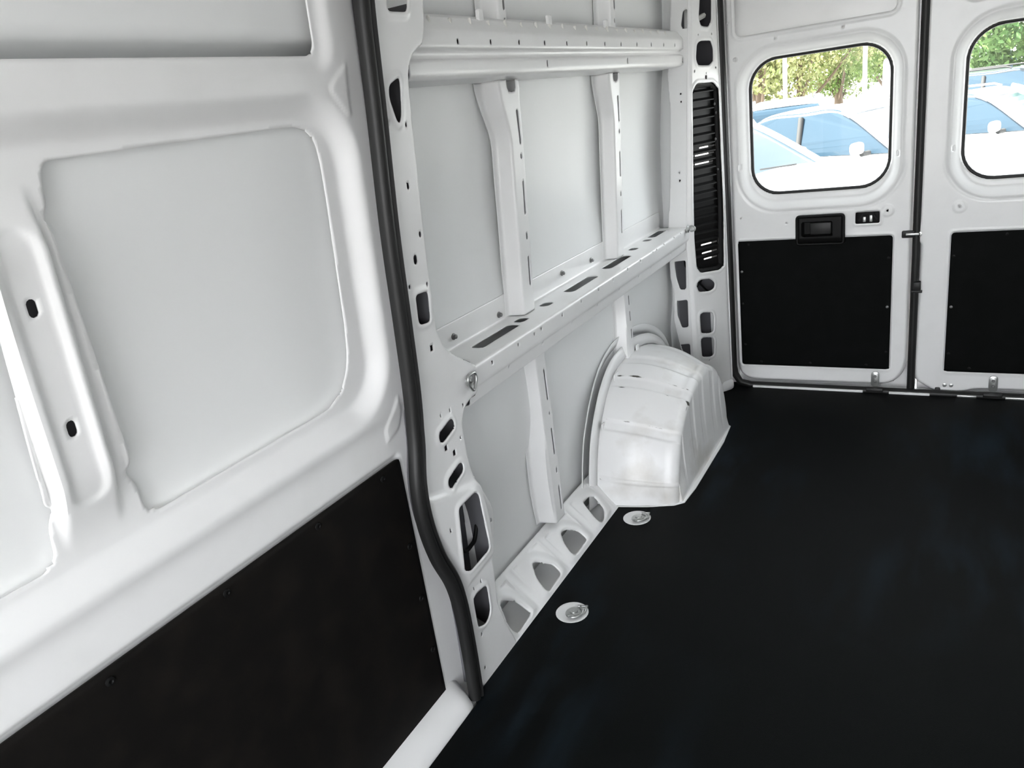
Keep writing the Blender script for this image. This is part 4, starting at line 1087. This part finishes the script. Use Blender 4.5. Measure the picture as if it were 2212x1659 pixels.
# trees: leaf quads on a lumpy crown, trunk and limbs
def leaf_mat(name, c1, c2):
    m = mat(name, c1, 0.55, noise=(0.9, c2, 0.35, 0.65, 3), spec=0.3); return m
LM = [leaf_mat('leaf_fresh', (0.15, 0.24, 0.06), (0.26, 0.31, 0.11)), leaf_mat('leaf_olive', (0.19, 0.22, 0.08), (0.30, 0.29, 0.13)), leaf_mat('leaf_deep', (0.06, 0.14, 0.035), (0.13, 0.21, 0.06))]
M['bark'] = mat('bark', (0.14, 0.10, 0.07), 0.9)
def tree(x, y, h, w, zb, label, lm, n=11000, leaf=0.085, seed=1):
    rg = np.random.default_rng(seed)
    o = empty('leafy_tree', (x, y, ZG)); tag(o, label, 'tree', 'trees beyond the car park')
    disc_stack('trunk', [(0.22, 0), (0.16, 0.8), (0.13, zb + 0.8), (0.05, h * 0.8)], 10, (0, 0, 1), (0, 0, 0), M['bark'], o)
    k = 26
    cc = rg.normal(0, 1, (k, 3)); cc /= np.linalg.norm(cc, axis=1)[:, None]; cc *= rg.uniform(0.35, 0.85, (k, 1))
    cen = np.array([0, 0, (zb + h) / 2]); rad = np.array([w / 2, w / 2, (h - zb) / 2])
    cc = cen + cc * rad
    which = rg.integers(0, k, n); d = rg.normal(0, 1, (n, 3)); d /= np.linalg.norm(d, axis=1)[:, None]
    P = cc[which] + d * rg.uniform(0.75, 1.0, (n, 1)) * (w * 0.19) * np.array([1, 1, 0.8])
    P[:, 2] = np.maximum(P[:, 2], zb * 0.9)
    a = rg.normal(0, 1, (n, 3)); a /= np.linalg.norm(a, axis=1)[:, None]
    b = np.cross(a, d + 0.4 * rg.normal(0, 1, (n, 3))); b /= np.linalg.norm(b, axis=1)[:, None] + 1e-9
    L = leaf * rg.uniform(0.7, 1.4, (n, 1))
    Vv = np.stack([P - a * L, P + b * L * 0.5, P + a * L, P - b * L * 0.5], 1).reshape(-1, 3)
    Q = np.arange(4 * n).reshape(-1, 4)
    c = mesh_np('crown', Vv, Q, lm, o, sm=False)
    c['kind'] = 'stuff'
    for i in range(5):
        e = cc[i]; tube('limb', [Vector((0, 0, zb * 0.7 + 0.3)), Vector((e[0] * 0.5, e[1] * 0.5, (zb + e[2]) / 2)), Vector(e)], [0.07, 0.05, 0.02], M['bark'], o, n=6)
def at_y(px, y):
    a = on_plane((px, 160), (0, 1, 0), (0, y, 0)); return a[0]
tree(at_y(1640, 27), 27, 6.2, 5.0, 0.5, 'olive green bushy tree left of the slim white lamp post', LM[1], seed=2)
tree(at_y(1728, 32), 32, 6.2, 5.2, 0.4, 'pale olive tree directly right of the slim white lamp post', LM[1], seed=3)
tree(at_y(1812, 36), 36, 6.0, 5.6, 0.4, 'wide fresh green tree in the middle of the handle-side rear window', LM[0], seed=4)
tree(at_y(1915, 41), 41, 5.0, 4.6, 0.6, 'small sunlit tree at the edge of the handle-side rear window', LM[0], seed=5)
tree(at_y(2250, 24), 24, 5.6, 7.0, 0.3, 'broad deep green tree filling the top of the cut-off rear window', LM[2], seed=6, n=26000, leaf=0.085)
